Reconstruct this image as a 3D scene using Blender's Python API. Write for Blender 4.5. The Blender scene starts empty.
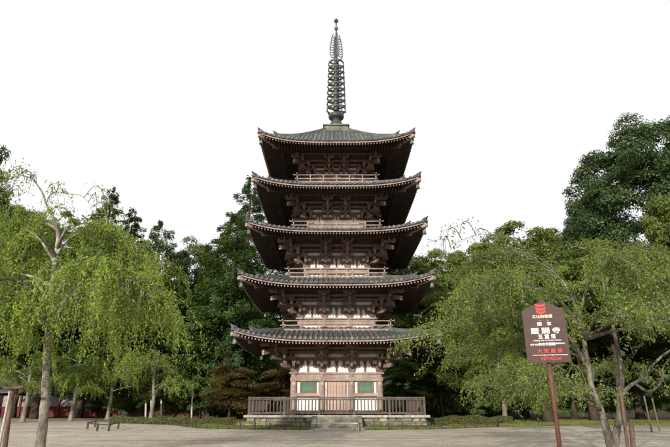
import bpy, math, random
import numpy as np
from mathutils import Vector, Matrix

# ------------------------------------------------------------------ camera, world, sun
scene = bpy.context.scene
COL = scene.collection
R = math.radians
PITCH = R(18.91)
EYE = 1.6
SUN_ELEV, SUN_AZ = R(17.8), R(22.0)          # the sun stands behind the camera, a little to its left

cam_d = bpy.data.cameras.new("camera")
cam_d.lens = 28.0; cam_d.sensor_width = 36.0; cam_d.clip_start = 0.1; cam_d.clip_end = 3000
cam = bpy.data.objects.new("camera", cam_d); COL.objects.link(cam)
cam.location = (0, 0, EYE); cam.rotation_euler = (R(90) + PITCH, 0, 0)
scene.camera = cam

world = bpy.data.worlds.new("World"); scene.world = world; world.use_nodes = True
wn = world.node_tree.nodes; wl = world.node_tree.links
bg = wn["Background"]; bg.inputs[1].default_value = 0.1
sky = wn.new("ShaderNodeTexSky"); sky.sky_type = 'NISHITA'; sky.sun_disc = False
sky.sun_elevation = SUN_ELEV; sky.sun_rotation = R(180) + SUN_AZ
sky.dust_density = 4.0; sky.air_density = 1.0
veil = wn.new("ShaderNodeMixRGB"); veil.inputs[0].default_value = 0.9      # thin bright cloud all over the sky
veil.inputs[2].default_value = (11.2, 11.2, 11.35, 1)
wl.new(sky.outputs[0], veil.inputs[1]); wl.new(veil.outputs[0], bg.inputs[0])

sun_d = bpy.data.lights.new("sun", 'SUN'); sun_d.energy = 5.0; sun_d.angle = R(0.6); sun_d.color = (1.0, 0.92, 0.80)
sun = bpy.data.objects.new("sun", sun_d); COL.objects.link(sun)
to_sun = Vector((-math.sin(SUN_AZ) * math.cos(SUN_ELEV), -math.cos(SUN_AZ) * math.cos(SUN_ELEV), math.sin(SUN_ELEV)))
sun.rotation_euler = to_sun.to_track_quat('Z', 'Y').to_euler()
sun.location = (-20, -40, 40)

scene.view_settings.view_transform = 'Standard'; scene.view_settings.look = 'None'
scene.view_settings.exposure = 0.04; scene.view_settings.gamma = 1.0; scene.view_settings.use_curve_mapping = False
scene.render.engine = 'CYCLES'
scene.cycles.use_denoising = True
scene.cycles.max_bounces = 6; scene.cycles.diffuse_bounces = 3; scene.cycles.glossy_bounces = 2
scene.cycles.transmission_bounces = 4; scene.cycles.sample_clamp_indirect = 6.0

# ------------------------------------------------------------------ helpers
rng = np.random.default_rng(7)
random.seed(11)
FPX = 670 * 28 / 36.0

def ray(x, y):                                   # photo pixel -> world direction
    u = x - 335.0; v = 223.5 - y
    return u, FPX * math.cos(PITCH) - v * math.sin(PITCH), FPX * math.sin(PITCH) + v * math.cos(PITCH)
def at(x, y, Y):
    a, b, c = ray(x, y); t = Y / b
    return Vector((a * t, Y, c * t + EYE))
def gnd(x, y, z=0.0):
    a, b, c = ray(x, y); t = (z - EYE) / c
    return Vector((a * t, b * t, z))

def tag(o, label=None, cat=None, group=None, kind=None):
    if label: o["label"] = label
    if cat: o["category"] = cat
    if group: o["group"] = group
    if kind: o["kind"] = kind
    return o
def empty(name, loc=(0, 0, 0), rz=0.0):
    o = bpy.data.objects.new(name, None); COL.objects.link(o)
    o.location = loc; o.rotation_euler = (0, 0, rz); o.empty_display_size = 0.3
    return o
def link(name, me, parent=None, loc=(0, 0, 0), rz=0.0):
    o = bpy.data.objects.new(name, me); COL.objects.link(o)
    o.location = loc; o.rotation_euler = (0, 0, rz)
    if parent is not None: o.parent = parent
    return o

class MB:
    """collects shapes, links them as one mesh"""
    def __init__(self): self.v = []; self.f = []
    def poly(self, pts, faces):
        b = len(self.v); self.v += [tuple(p) for p in pts]; self.f += [tuple(b + i for i in f) for f in faces]; return self
    def box(self, c, s, rz=0.0, M=None):
        x, y, z = s[0] / 2, s[1] / 2, s[2] / 2
        pts = [Vector((i * x, j * y, k * z)) for k in (-1, 1) for i, j in ((-1, -1), (1, -1), (1, 1), (-1, 1))]
        if M is not None: pts = [M @ p for p in pts]
        elif rz: m = Matrix.Rotation(rz, 3, 'Z'); pts = [m @ p for p in pts]
        c = Vector(c)
        return self.poly([p + c for p in pts], [(3, 2, 1, 0), (4, 5, 6, 7), (0, 1, 5, 4), (1, 2, 6, 5), (2, 3, 7, 6), (3, 0, 4, 7)])
    def taper(self, c, s0, s1, h):                # square block, s0 wide below, s1 above
        x, y, z = c; a, b = s0 / 2, s1 / 2
        pts = [(x - a, y - a, z), (x + a, y - a, z), (x + a, y + a, z), (x - a, y + a, z),
               (x - b, y - b, z + h * .45), (x + b, y - b, z + h * .45), (x + b, y + b, z + h * .45), (x - b, y + b, z + h * .45),
               (x - b, y - b, z + h), (x + b, y - b, z + h), (x + b, y + b, z + h), (x - b, y + b, z + h)]
        fs = [(3, 2, 1, 0), (8, 9, 10, 11)]
        for k in (0, 4):
            for i in range(4):
                j = (i + 1) % 4; fs.append((k + i, k + j, k + 4 + j, k + 4 + i))
        return self.poly(pts, fs)
    def beam(self, p, q, w, h, up=(0, 0, 1)):     # rectangular bar from p to q
        p = Vector(p); q = Vector(q); d = (q - p).normalized(); s = d.cross(Vector(up)).normalized(); u = s.cross(d)
        pts = []
        for c in (p, q):
            for i, j in ((-1, -1), (1, -1), (1, 1), (-1, 1)): pts.append(c + s * (i * w / 2) + u * (j * h / 2))
        return self.poly(pts, [(3, 2, 1, 0), (4, 5, 6, 7), (0, 1, 5, 4), (1, 2, 6, 5), (2, 3, 7, 6), (3, 0, 4, 7)])
    def tube(self, pts, rad, n=8, cap=True):
        pts = [Vector(p) for p in pts]; m = len(pts)
        if not hasattr(rad, '__len__'): rad = [rad] * m
        V = []; ref = Vector((0.31, 0.95, 0.05)).normalized()
        for i, p in enumerate(pts):
            d = (pts[min(i + 1, m - 1)] - pts[max(i - 1, 0)]).normalized()
            s = d.cross(ref)
            if s.length < 1e-3: s = d.cross(Vector((1, 0, 0)))
            s.normalize(); u = s.cross(d)
            for k in range(n):
                a = 2 * math.pi * k / n; V.append(p + (s * math.cos(a) + u * math.sin(a)) * rad[i])
        F = []
        for i in range(m - 1):
            for k in range(n):
                l = (k + 1) % n; F.append((i * n + k, i * n + l, (i + 1) * n + l, (i + 1) * n + k))
        if cap: F.append(tuple(range(n))[::-1]); F.append(tuple((m - 1) * n + k for k in range(n)))
        return self.poly(V, F)
    def lathe(self, prof, n=24, c=(0, 0, 0)):
        V = []; F = []; m = len(prof)
        for r, z in prof:
            for k in range(n):
                a = 2 * math.pi * k / n; V.append((c[0] + r * math.cos(a), c[1] + r * math.sin(a), c[2] + z))
        for i in range(m - 1):
            for k in range(n):
                l = (k + 1) % n; F.append((i * n + k, i * n + l, (i + 1) * n + l, (i + 1) * n + k))
        F.append(tuple(range(n))[::-1]); F.append(tuple((m - 1) * n + k for k in range(n)))
        return self.poly(V, F)
    def mesh(self, name, mat, smooth=False):
        me = bpy.data.meshes.new(name); me.from_pydata(self.v, [], self.f); me.materials.append(mat)
        if smooth: me.polygons.foreach_set("use_smooth", [True] * len(me.polygons))
        me.update(); return me
    def build(self, name, mat, parent=None, loc=(0, 0, 0), rz=0.0, smooth=False):
        return link(name, self.mesh(name, mat, smooth), parent, loc, rz)

def np_mesh(name, V, nper, mat, col=None):
    """many loose polygons of nper corners each, V is (m*nper, 3)"""
    n = len(V); m = n // nper
    me = bpy.data.meshes.new(name)
    me.vertices.add(n); me.vertices.foreach_set("co", np.ascontiguousarray(V, dtype=np.float32).ravel())
    me.loops.add(n); me.loops.foreach_set("vertex_index", np.arange(n, dtype=np.int32))
    me.polygons.add(m); me.polygons.foreach_set("loop_start", np.arange(0, n, nper, dtype=np.int32))
    me.update(calc_edges=True); me.materials.append(mat)
    if col is not None:
        a = me.color_attributes.new("Col", 'FLOAT_COLOR', 'POINT')
        c4 = np.ones((n, 4), np.float32); c4[:, :3] = col; a.data.foreach_set("color", c4.ravel())
    return me

# ------------------------------------------------------------------ materials
class MatB:
    def __init__(self, name, rough=0.7, spec=0.3):
        self.m = bpy.data.materials.new(name); self.m.use_nodes = True
        self.nt = self.m.node_tree; self.b = self.nt.nodes["Principled BSDF"]
        self.b.inputs["Roughness"].default_value = rough
        self.b.inputs["Specular IOR Level"].default_value = spec
    def n(self, t, **kw):
        x = self.nt.nodes.new(t)
        for k, v in kw.items(): x.inputs[k].default_value = v
        return x
    def l(self, a, b): self.nt.links.new(a, b)
    def noise(self, scale, detail=4, rough=.55, vec=None):
        x = self.n("ShaderNodeTexNoise", Scale=scale, Detail=detail, Roughness=rough)
        if vec is not None: self.l(vec, x.inputs["Vector"])
        return x
    def coord(self, sc=(1, 1, 1), which="Object"):
        t = self.n("ShaderNodeTexCoord"); mp = self.n("ShaderNodeMapping"); mp.inputs["Scale"].default_value = sc
        self.l(t.outputs[which], mp.inputs["Vector"]); return mp.outputs[0]
    def ramp(self, fac, stops):
        x = self.n("ShaderNodeValToRGB"); e = x.color_ramp.elements
        while len(e) < len(stops): e.new(0.5)
        for i, (p, c) in enumerate(stops): e[i].position = p; e[i].color = (*c, 1)
        self.l(fac, x.inputs[0]); return x.outputs[0]
    def mix(self, fac, a, b, mode='MIX'):
        x = self.n("ShaderNodeMixRGB"); x.blend_type = mode
        for s, v in ((0, fac), (1, a), (2, b)):
            if hasattr(v, 'links') or hasattr(v, 'is_linked'): self.l(v, x.inputs[s])
            elif isinstance(v, tuple): x.inputs[s].default_value = (*v, 1)
            else: x.inputs[s].default_value = v
        return x.outputs[0]
    def color(self, c): self.l(c, self.b.inputs["Base Color"]); return self
    def bump(self, h, strength=.3, dist=.02):
        x = self.n("ShaderNodeBump", Strength=strength, Distance=dist); self.l(h, x.inputs["Height"])
        self.l(x.outputs[0], self.b.inputs["Normal"]); return self

def varied(name, a, b, c, scale, rough=.75, sc=(1, 1, 1), bump=.25, dist=.02, spec=.25, fine=9.0, islands=.0, grey=None):
    """three-tone mottled material"""
    M = MatB(name, rough, spec); v = M.coord(sc)
    n1 = M.noise(scale, 6, .6, v)
    col = M.ramp(n1.outputs[0], [(.3, a), (.52, b), (.72, c)])
    n2 = M.noise(scale * fine, 4, .6, v)
    f = M.ramp(n2.outputs[0], [(.3, (.72, .72, .72)), (.7, (1.22, 1.22, 1.22))])
    col = M.mix(1.0, col, f, 'MULTIPLY')
    if islands:
        g = M.n("ShaderNodeNewGeometry")
        fi = M.ramp(g.outputs["Random Per Island"], [(0, (1 - islands,) * 3), (1, (1 + islands,) * 3)])
        col = M.mix(1.0, col, fi, 'MULTIPLY')
        oi = M.n("ShaderNodeObjectInfo")
        fo = M.ramp(oi.outputs["Random"], [(0, (1 - islands,) * 3), (1, (1 + islands,) * 3)])
        col = M.mix(1.0, col, fo, 'MULTIPLY')
    if grey:                                         # bleached or stained streaks with a shape of their own
        n3 = M.noise(grey[1], 6, .7, M.coord(grey[2])); f3 = M.ramp(n3.outputs[0], [(.44, (0, 0, 0)), (.68, (grey[3],) * 3)])
        col = M.mix(f3, col, grey[0])
    M.color(col)
    if bump: M.bump(n2.outputs[0], bump, dist)
    return M.m

m_tile = varied("roof_tile", (.056, .058, .059), (.094, .097, .097), (.165, .167, .162), 1.6, .6, bump=.3, fine=6, islands=.2)
m_pan = varied("pan_tile", (.035, .039, .042), (.055, .06, .063), (.09, .094, .094), 1.6, .65, bump=.3, fine=6, islands=.2)
m_wood = varied("weathered_red_timber", (.165, .115, .098), (.30, .215, .183), (.46, .375, .335), 1.9, .8, (1, 1, 2.2), .25, .012, fine=10, islands=.10, grey=((.30, .275, .255), 1.3, (1, 1, .4), .75))
m_bracket = varied("brown_red_timber", (.10, .060, .047), (.16, .100, .079), (.28, .20, .168), 2.2, .8, (1, 1, 1), .2, .01, fine=8, islands=.18, grey=((.21, .185, .17), 1.8, (1, 1, 1), .6))
m_soffit = varied("shade_toned_soffit_timber", (.030, .020, .015), (.045, .029, .022), (.07, .045, .034), 2.0, .8, (1, 1, 1), .15, .01, islands=.1)  # brown timber, darkened further so its colour carries the eave shade
m_endgrain = varied("pale_timber_end", (.27, .18, .14), (.38, .27, .21), (.50, .385, .32), 3.0, .8, bump=.1, islands=.1)
m_gold = varied("ochre_painted_timber", (.16, .085, .035), (.23, .125, .05), (.30, .18, .085), 3.0, .7, bump=.1)
m_plaster = varied("white_plaster", (.68, .665, .64), (.78, .77, .75), (.83, .82, .80), 1.1, .85, (1, 1, .5), .1, .005, grey=((.50, .465, .42), 1.6, (1.5, 1.5, .25), .55))
m_door = varied("pale_red_door", (.30, .21, .175), (.40, .29, .245), (.50, .39, .335), 1.6, .75, (2.5, 2.5, .5), .1, .006, islands=.06)
m_green = varied("green_window_bar", (.09, .165, .13), (.125, .215, .17), (.175, .28, .23), 2.5, .7, (1, 1, .6), .1, .004, islands=.06)
m_fence = varied("grey_brown_fence_timber", (.06, .047, .040), (.095, .075, .065), (.15, .122, .108), 2.4, .8, (2, 2, .6), .25, .008, islands=.15)
m_bronze = varied("dark_bronze", (.022, .023, .021), (.038, .039, .035), (.07, .076, .066), 2.5, .5, bump=.15, spec=.5)
m_verd = varied("verdigris_bronze", (.06, .075, .068), (.115, .145, .13), (.21, .26, .235), 3.0, .6, bump=.15, spec=.4)
m_greenbox = varied("green_copper", (.08, .105, .078), (.14, .18, .13), (.26, .31, .24), 2.2, .65, bump=.1)
m_stone = varied("grey_stone", (.085, .085, .065), (.165, .155, .125), (.29, .26, .20), 2.0, .85, bump=.5, fine=7, islands=.22)
m_stone_w = varied("ochre_stone", (.19, .15, .085), (.29, .23, .13), (.42, .35, .23), 2.2, .85, bump=.5, islands=.15)
m_cap = varied("pale_capstone", (.24, .23, .19), (.36, .345, .295), (.47, .455, .41), 1.6, .85, bump=.4, islands=.12, grey=((.13, .13, .10), 2.0, (1, 1, 1), .7))
m_signb = varied("brown_sign_enamel", (.040, .016, .014), (.048, .019, .016), (.056, .023, .019), 3.0, .5, bump=.03, dist=.002, spec=.25, grey=((.075, .042, .036), 4.0, (1, 1, .35), .5))
m_post = varied("rusty_brown_post", (.07, .026, .018), (.105, .04, .027), (.15, .06, .04), 6.0, .55, (1, 1, .3), .1, .003)
m_prop = varied("brown_prop_timber", (.07, .045, .03), (.13, .085, .06), (.22, .155, .115), 3.0, .85, (3, 3, .5), .4, .01)
m_birch = varied("pale_post", (.34, .33, .30), (.45, .44, .40), (.55, .54, .50), 3.0, .8, bump=.2)
m_dark = varied("dark_stake", (.03, .027, .022), (.05, .043, .035), (.08, .07, .055), 4.0, .85, bump=.2)
m_redwall = varied("red_painted_board", (.085, .014, .013), (.125, .02, .018), (.17, .03, .025), .9, .7, bump=.05)
m_graywall = varied("grey_white_panel", (.22, .225, .23), (.29, .295, .30), (.37, .375, .38), .6, .8, bump=.05)
m_interior = varied("dark_interior", (.015, .012, .010), (.02, .016, .013), (.028, .022, .018), 1.0, .9, bump=.05)

def flat(name, c, rough=.5):
    M = MatB(name, rough, .3); n = M.noise(14, 3, .5, M.coord())
    M.color(M.ramp(n.outputs[0], [(.2, tuple(x * .92 for x in c)), (.8, tuple(min(1, x * 1.06) for x in c))])); return M.m
m_white = flat("white_lettering", (.80, .79, .76)); m_cream = flat("cream_lettering", (.74, .66, .44))
m_red = flat("red_lettering", (.62, .035, .04)); m_line = flat("cream_rule", (.55, .47, .33))

def bark(name, a, b, c, scale):
    M = MatB(name, .9, .15); v = M.coord((1, 1, .35))
    n1 = M.noise(scale, 6, .65, v); n2 = M.noise(scale * 6, 5, .65, v)
    col = M.ramp(n1.outputs[0], [(.32, a), (.5, b), (.66, c)])
    col = M.mix(1.0, col, M.ramp(n2.outputs[0], [(.3, (.55, .55, .55)), (.7, (1.3, 1.3, 1.3))]), 'MULTIPLY')
    return M.color(col).bump(n2.outputs[0], .7, .03).m
m_bark_pale = bark("lichen_cherry_bark", (.095, .083, .066), (.20, .18, .148), (.37, .35, .30), 4.0)
m_bark_dark = bark("brown_bark", (.035, .025, .018), (.065, .048, .035), (.10, .08, .06), 2.5)
m_bark_mid = bark("mottled_cherry_bark", (.05, .042, .032), (.115, .10, .08), (.27, .25, .205), 4.5)
m_twig = bark("grey_twig_bark", (.09, .07, .05), (.14, .115, .09), (.2, .175, .14), 5.0)

def leaf(name, c, trans=.35, rough=.5, spec=.25, tcol=None):
    M = MatB(name, rough, spec); a = M.n("ShaderNodeVertexColor"); a.layer_name = "Col"
    base = M.mix(1.0, a.outputs[0], c, 'MULTIPLY'); M.color(base)
    t = M.n("ShaderNodeBsdfTranslucent")
    M.l(M.mix(1.0, a.outputs[0], tcol or tuple(min(1, x * y) for x, y in zip(c, (1.5, 1.35, .7))), 'MULTIPLY'), t.inputs[0])
    mx = M.n("ShaderNodeMixShader"); mx.inputs[0].default_value = trans
    M.l(M.b.outputs[0], mx.inputs[1]); M.l(t.outputs[0], mx.inputs[2])
    M.l(mx.outputs[0], M.nt.nodes["Material Output"].inputs[0]); return M.m
m_leaf_cherry = leaf("cherry_leaf", (.19, .285, .048), .45)
m_leaf_dark = leaf("evergreen_leaf", (.085, .140, .042), .32, .5, .25)
m_leaf_cherry2 = leaf("green_cherry_leaf", (.14, .215, .044), .42)
m_leaf_camphor = leaf("camphor_leaf", (.046, .084, .026), .25, .45, .3)
m_leaf_mid = leaf("broad_leaf", (.13, .18, .044), .38)
m_leaf_conifer = leaf("conifer_needle", (.088, .150, .050), .3, .6, .2)
m_leaf_pine = leaf("pine_needle", (.078, .130, .056), .26, .6, .2)
m_leaf_brown = leaf("brown_maple_leaf", (.150, .120, .046), .38)
m_grass = leaf("grass_blade", (.12, .175, .045), .3)
m_hedge = leaf("hedge_leaf", (.115, .125, .042), .28)

# ------------------------------------------------------------------ ground
def ground_mat():
    M = MatB("gravel", .92, .15); v = M.coord((1, 1, 1))
    big = M.noise(.09, 5, .6, v); mid = M.noise(1.1, 5, .65, v); fine = M.noise(17, 6, .8, v); trk = M.noise(.6, 4, .6, M.coord((.12, 1.6, 1)))
    col = M.ramp(big.outputs[0], [(.35, (.33, .295, .24)), (.55, (.42, .385, .32)), (.7, (.50, .465, .40))])
    col = M.mix(1.0, col, M.ramp(mid.outputs[0], [(.25, (.70, .69, .67)), (.75, (1.2, 1.19, 1.17))]), 'MULTIPLY')
    col = M.mix(1.0, col, M.ramp(trk.outputs[0], [(.36, (.78, .77, .75)), (.5, (1, 1, 1)), (.68, (1.14, 1.13, 1.11))]), 'MULTIPLY')
    col = M.mix(1.0, col, M.ramp(fine.outputs[0], [(.32, (.35, .35, .35)), (.68, (1.6, 1.6, 1.58))]), 'MULTIPLY')
    return M.color(col).bump(fine.outputs[0], .8, .04).m
def soil_mat(name, a, b, c, sc=.5):
    M = MatB(name, .95, .1); v = M.coord()
    n = M.noise(sc, 7, .7, v); f = M.noise(9, 5, .75, v)
    col = M.mix(1.0, M.ramp(n.outputs[0], [(.35, a), (.5, b), (.66, c)]), M.ramp(f.outputs[0], [(.3, (.6, .6, .6)), (.7, (1.4, 1.4, 1.4))]), 'MULTIPLY')
    return M.color(col).bump(f.outputs[0], .8, .08).m
m_gravel = ground_mat()
m_lawn = soil_mat("lawn_soil", (.06, .075, .022), (.10, .11, .035), (.16, .145, .06), .6)
m_litter = soil_mat("leaf_litter", (.045, .032, .02), (.075, .052, .032), (.11, .08, .045), .4)
m_bank = soil_mat("brown_earth_bank", (.07, .042, .025), (.115, .07, .042), (.16, .105, .062), .7)
m_hill = soil_mat("wooded_hill_soil", (.025, .04, .02), (.035, .055, .026), (.05, .065, .03), .02)

def sheet(name, pts, z, mat, label=None):
    b = MB(); b.poly([(p[0], p[1], z) for p in pts], [tuple(range(len(pts)))])
    o = b.build(name, mat); o["kind"] = "structure"; return o
g = MB(); g.poly([(-900, -300, 0), (900, -300, 0), (900, 1200, 0), (-900, 1200, 0)], [(0, 1, 2, 3)])
tag(g.build("ground", m_gravel), kind="structure")

PX, PY = 0.12, 44.0                                # pagoda axis
def wob(a, b, n, amp):
    out = []
    for i in range(n):
        t = i / n; p = Vector(a).lerp(Vector(b), t); out.append((p.x + random.uniform(-amp, amp), p.y + random.uniform(-amp, amp)))
    return out
def wobbly(pts, amp=.18, step=1.2):
    out = []
    for i in range(len(pts)):
        a = Vector(pts[i]); b = Vector(pts[(i + 1) % len(pts)])
        out += wob(a, b, max(1, int((b - a).length / step)), amp)
    return out
def g2(x, y): p = gnd(x, y); return (p.x, p.y)
lawnL = [g2(172, 425.0), g2(195, 428.2), g2(240, 429.3), g2(298, 430), (-1.5, 34.2), (-1.25, 37.2), (-8, 37.2), (-8, 55), (-20, 55), (-21.5, 50)]
lawnR = [(1.75, 37.2), (2.0, 34.2), g2(362, 430), g2(430, 429.2), g2(500, 427.0), g2(590, 425.2), (42, 40), (48, 56), (8, 56), (8, 37.2)]
LAWNS = [wobbly(lawnL), wobbly(lawnR)]
for L in LAWNS: sheet("lawn", L, .004, m_lawn)
sheet("forest_floor", wobbly([(-75, 62), (-40, 60), (-23, 57), (0, 57), (30, 56), (70, 50), (150, 70), (150, 150), (-150, 150), (-150, 80)], .5, 2.5), .008, m_litter)

# earth bank behind the lawn on the left of the pagoda
def mound(name, cx, cy, rx, ry, h, mat, seed):
    b = MB(); n, m = 40, 12; r2 = random.Random(seed); V = []; F = []
    ph = [r2.uniform(0, 6.28) for _ in range(6)]
    for i in range(m + 1):
        for k in range(n):
            a = 2 * math.pi * k / n; q = i / m
            w = 1 + .12 * math.sin(3 * a + ph[0]) + .07 * math.sin(5 * a + ph[1])
            z = h * (1 - q * q) ** 1.3 * (1 + .15 * math.sin(4 * a + ph[2]) * q) - .03 * (q > .99)
            V.append((cx + rx * q * w * math.cos(a), cy + ry * q * w * math.sin(a), z + r2.uniform(-.04, .04) * (q < .95)))
    for i in range(m):
        for k in range(n):
            l = (k + 1) % n; F.append((i * n + k, i * n + l, (i + 1) * n + l, (i + 1) * n + k))
    b.poly(V, F); return tag(b.build(name, mat, smooth=True), kind="structure")
mound("earth_bank", -14.5, 60, 9, 5, 2.6, m_bank, 3)
mound("earth_bank", 13, 64, 10, 5, 1.6, m_litter, 4)

# wooded hills far behind
def hill(name, y0, depth, h, x0, x1, seed, mat):
    r2 = random.Random(seed); ph = [r2.uniform(0, 6.28) for _ in range(8)]
    nx, ny = 90, 14; V = []; F = []
    for j in range(ny + 1):
        for i in range(nx + 1):
            x = x0 + (x1 - x0) * i / nx; t = j / ny
            crest = h * (1 + .1 * math.sin(x * .011 + ph[0]) + .06 * math.sin(x * .027 + ph[1])) * (.55 + .55 * math.exp(-((x - 170) / 120) ** 2) if h > 50 else 1)
            z = crest * math.sin(t * math.pi * .5) ** 1.2 + (r2.uniform(-.03, .03) * h if t > .05 else -1)
            V.append((x, y0 + depth * t + 6 * math.sin(x * .03 + ph[2]), z))
    for j in range(ny):
        for i in range(nx): F.append((j * (nx + 1) + i, j * (nx + 1) + i + 1, (j + 1) * (nx + 1) + i + 1, (j + 1) * (nx + 1) + i))
    b = MB(); b.poly(V, F); return tag(b.build(name, mat, smooth=True), kind="structure")
hill("hill", 330, 260, 140, -900, 900, 5, m_hill)
hill("hill", 105, 40, 9, -170, 170, 8, m_hill)

# ------------------------------------------------------------------ the pagoda
pag = tag(empty("pagoda", (PX, PY, 0)), "five storey wooden temple pagoda with grey tiled roofs and tall bronze finial", "pagoda")
PLAT = 0.76                                        # platform top
BODY = [3.2, 2.85, 2.5, 2.16, 1.88]                # half distance between corner column axes
EHW = [7.22, 7.02, 6.74, 6.48, 6.24]               # half width of the eaves
EZ = [5.70, 9.70, 13.86, 17.68, 21.62]             # underside of the eave tiles, mid side
FLOOR = [PLAT, 6.78, 10.92, 14.98, 19.22]
CTOP = [3.72, 7.84, 11.94, 15.94, 20.12]
RS, RUP = .34, .26                                 # slope of the base rafters, extra height of the outer purlin             # top of the column plates
BAL = [None, 4.12, 3.82, 3.58, 3.38]
UP = [.66, .68, .66, .66, .72]                     # rise of the eave at the corners
CR = [.25, .22, .20, .19, .18]

def face(t, n, z, k):                              # (along, outward, up) on side k -> pagoda coordinates
    x, y = t, -n
    for _ in range(k % 4): x, y = -y, x
    return (x, y, z)
FR = [k * math.pi / 2 for k in range(4)]

# --- stone platform
PH = 6.2
b = MB(); b.box((0, 0, PLAT / 2 - .1), (2 * PH - .3, 2 * PH - .3, PLAT - .22)); platform = b.build("platform", m_stone, pag)
for k in range(4):                                  # cap stones
    x = -PH - .14
    while x < PH + .1:
        w = random.uniform(1.3, 2.0); w = min(w, PH + .14 - x)
        if PH + .14 - x - w < .5: w = PH + .14 - x
        q = MB(); q.box((0, 0, 0), (w - .012, .62, .15)); c = face(x + w / 2, PH - .17 + (0.003 if k % 2 else 0), PLAT - .075, k)
        if k % 2 and (x < -PH or x + w > PH):       # corners belong to the front and back courses
            x2 = max(x, -PH + .45); w2 = min(x + w, PH - .45) - x2
            q = MB(); q.box((0, 0, 0), (w2 - .012, .62, .15)); c = face(x2 + w2 / 2, PH - .17 + .003, PLAT - .075, k)
        q.build("cap_stone", m_cap, platform, c, FR[k]); x += w
for k in range(4):                                  # facing stones, uneven
    for row in range(2):
        x = -PH + random.uniform(0, .1)
        while x < PH - .2:
            w = random.uniform(.35, 1.25); w = min(w, PH - x); h = .3
            if k == 0 and abs(x + w / 2) < 1.75: x += w; continue
            d = random.uniform(.0, .06); e = [random.uniform(-.05, .05) for _ in range(8)]
            q = MB(); x0, x1, z0, z1 = -w / 2 + .012, w / 2 - .012, -h / 2 + .008 + .02, h / 2 - .008
            q.poly([(x0, .1, z0), (x1, .1, z0), (x1, .1, z1), (x0, .1, z1),
                    (x0 + .03 + e[0], -.06 - d, z0 + .03), (x1 - .03 + e[1], -.06 - d + e[2], z0 + .02), (x1 - .04 + e[3], -.07 - d, z1 - .03), (x0 + .03 + e[4], -.05 - d + e[5], z1 - .02)],
                   [(0, 1, 2, 3), (7, 6, 5, 4), (4, 5, 1, 0), (5, 6, 2, 1), (6, 7, 3, 2), (7, 4, 0, 3)])
            q.build("stone", m_stone_w if random.random() < .2 else m_stone, platform, face(x + w / 2, PH - .15 + (.002 if k % 2 else 0), .155 + row * .3, k), FR[k])
            x += w
for i in range(4):                                  # steps up the front
    y = -PH - .3 - (3 - i) * .3
    q = MB(); q.box((0, y + .05, PLAT / 4.6 * (i + 1) / 2), (2.66, .4 - .01, PLAT / 4.6 * (i + 1))); q.build("step", m_stone, platform)
for s in (-1, 1):
    q = MB(); q.poly([(-.16, -1.35, 0), (.16, -1.35, 0), (.16, 0, 0), (-.16, 0, 0), (-.16, -1.35, .16), (.16, -1.35, .16), (.16, 0, PLAT - .06), (-.16, 0, PLAT - .06)],
                     [(3, 2, 1, 0), (4, 5, 6, 7), (0, 1, 5, 4), (1, 2, 6, 5), (2, 3, 7, 6), (3, 0, 4, 7)])
    q.build("cheek_stone", m_stone, platform, (s * 1.52, -PH - .16, 0))

# --- bodies
def arm(b, c, L, w, h, k45=0.0, drop=.09):          # bracket arm with up-curved lower ends; along local x, then rotated
    pts = [(-L / 2, h), (-L / 2, h * .5), (-L / 2 + .05, h * .22), (-L / 2 + .16, 0), (L / 2 - .16, 0), (L / 2 - .05, h * .22), (L / 2, h * .5), (L / 2, h)]
    n = len(pts); m = Matrix.Rotation(k45, 3, 'Z'); V = []
    for y in (-w / 2, w / 2):
        for x, z in pts: V.append(Vector(c) + m @ Vector((x, y, z)))
    F = [tuple(range(n)), tuple(range(2 * n - 1, n - 1, -1))]
    for i in range(n): j = (i + 1) % n; F.append((j, i, n + i, n + j))
    b.poly(V, F)

def bracket_mid(s, H):
    """three-stepped bracket set; local -y outward, origin at the column plate, H = height to the purlin top"""
    b = MB(); v = H / 1.78
    b.taper((0, 0, 0), .36 * s, .52 * s, .30 * v)
    arm(b, (0, 0, .24 * v), 1.36 * s, .19 * s, .2 * v)
    arm(b, (0, -.2 * s, .24 * v + .002), 1.1 * s, .186 * s, .22 * v, R(90))
    for t in (-.55, 0, .55): b.taper((t * s, 0, .44 * v), .17 * s, .25 * s, .18 * v)
    b.taper((0, -.62 * s, .46 * v), .2 * s, .29 * s, .18 * v)
    arm(b, (0, -.62 * s, .64 * v), 1.05 * s, .17 * s, .18 * v)
    arm(b, (0, -.5 * s, .64 * v + .002), 1.75 * s, .176 * s, .2 * v, R(90))
    for t in (-.42, 0, .42): b.taper((t * s, -.62 * s, .82 * v), .17 * s, .24 * s, .16 * v)
    b.taper((0, -1.22 * s, .84 * v), .2 * s, .28 * s, .16 * v)
    b.beam((0, .1 * s, 1.62 * v), (0, -2.05 * s, .98 * v), .19 * s, .24 * v)
    arm(b, (0, -1.22 * s, 1.0 * v), .95 * s, .16 * s, .16 * v)
    b.taper((0, -1.8 * s, 1.16 * v), .22 * s, .3 * s, .16 * v)
    arm(b, (0, -1.8 * s, 1.30 * v), 1.05 * s, .17 * s, .18 * v)
    for t in (-.42, 0, .42): b.taper((t * s, -1.8 * s, 1.48 * v), .2 * s, .27 * s, .14 * v)
    return b
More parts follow.
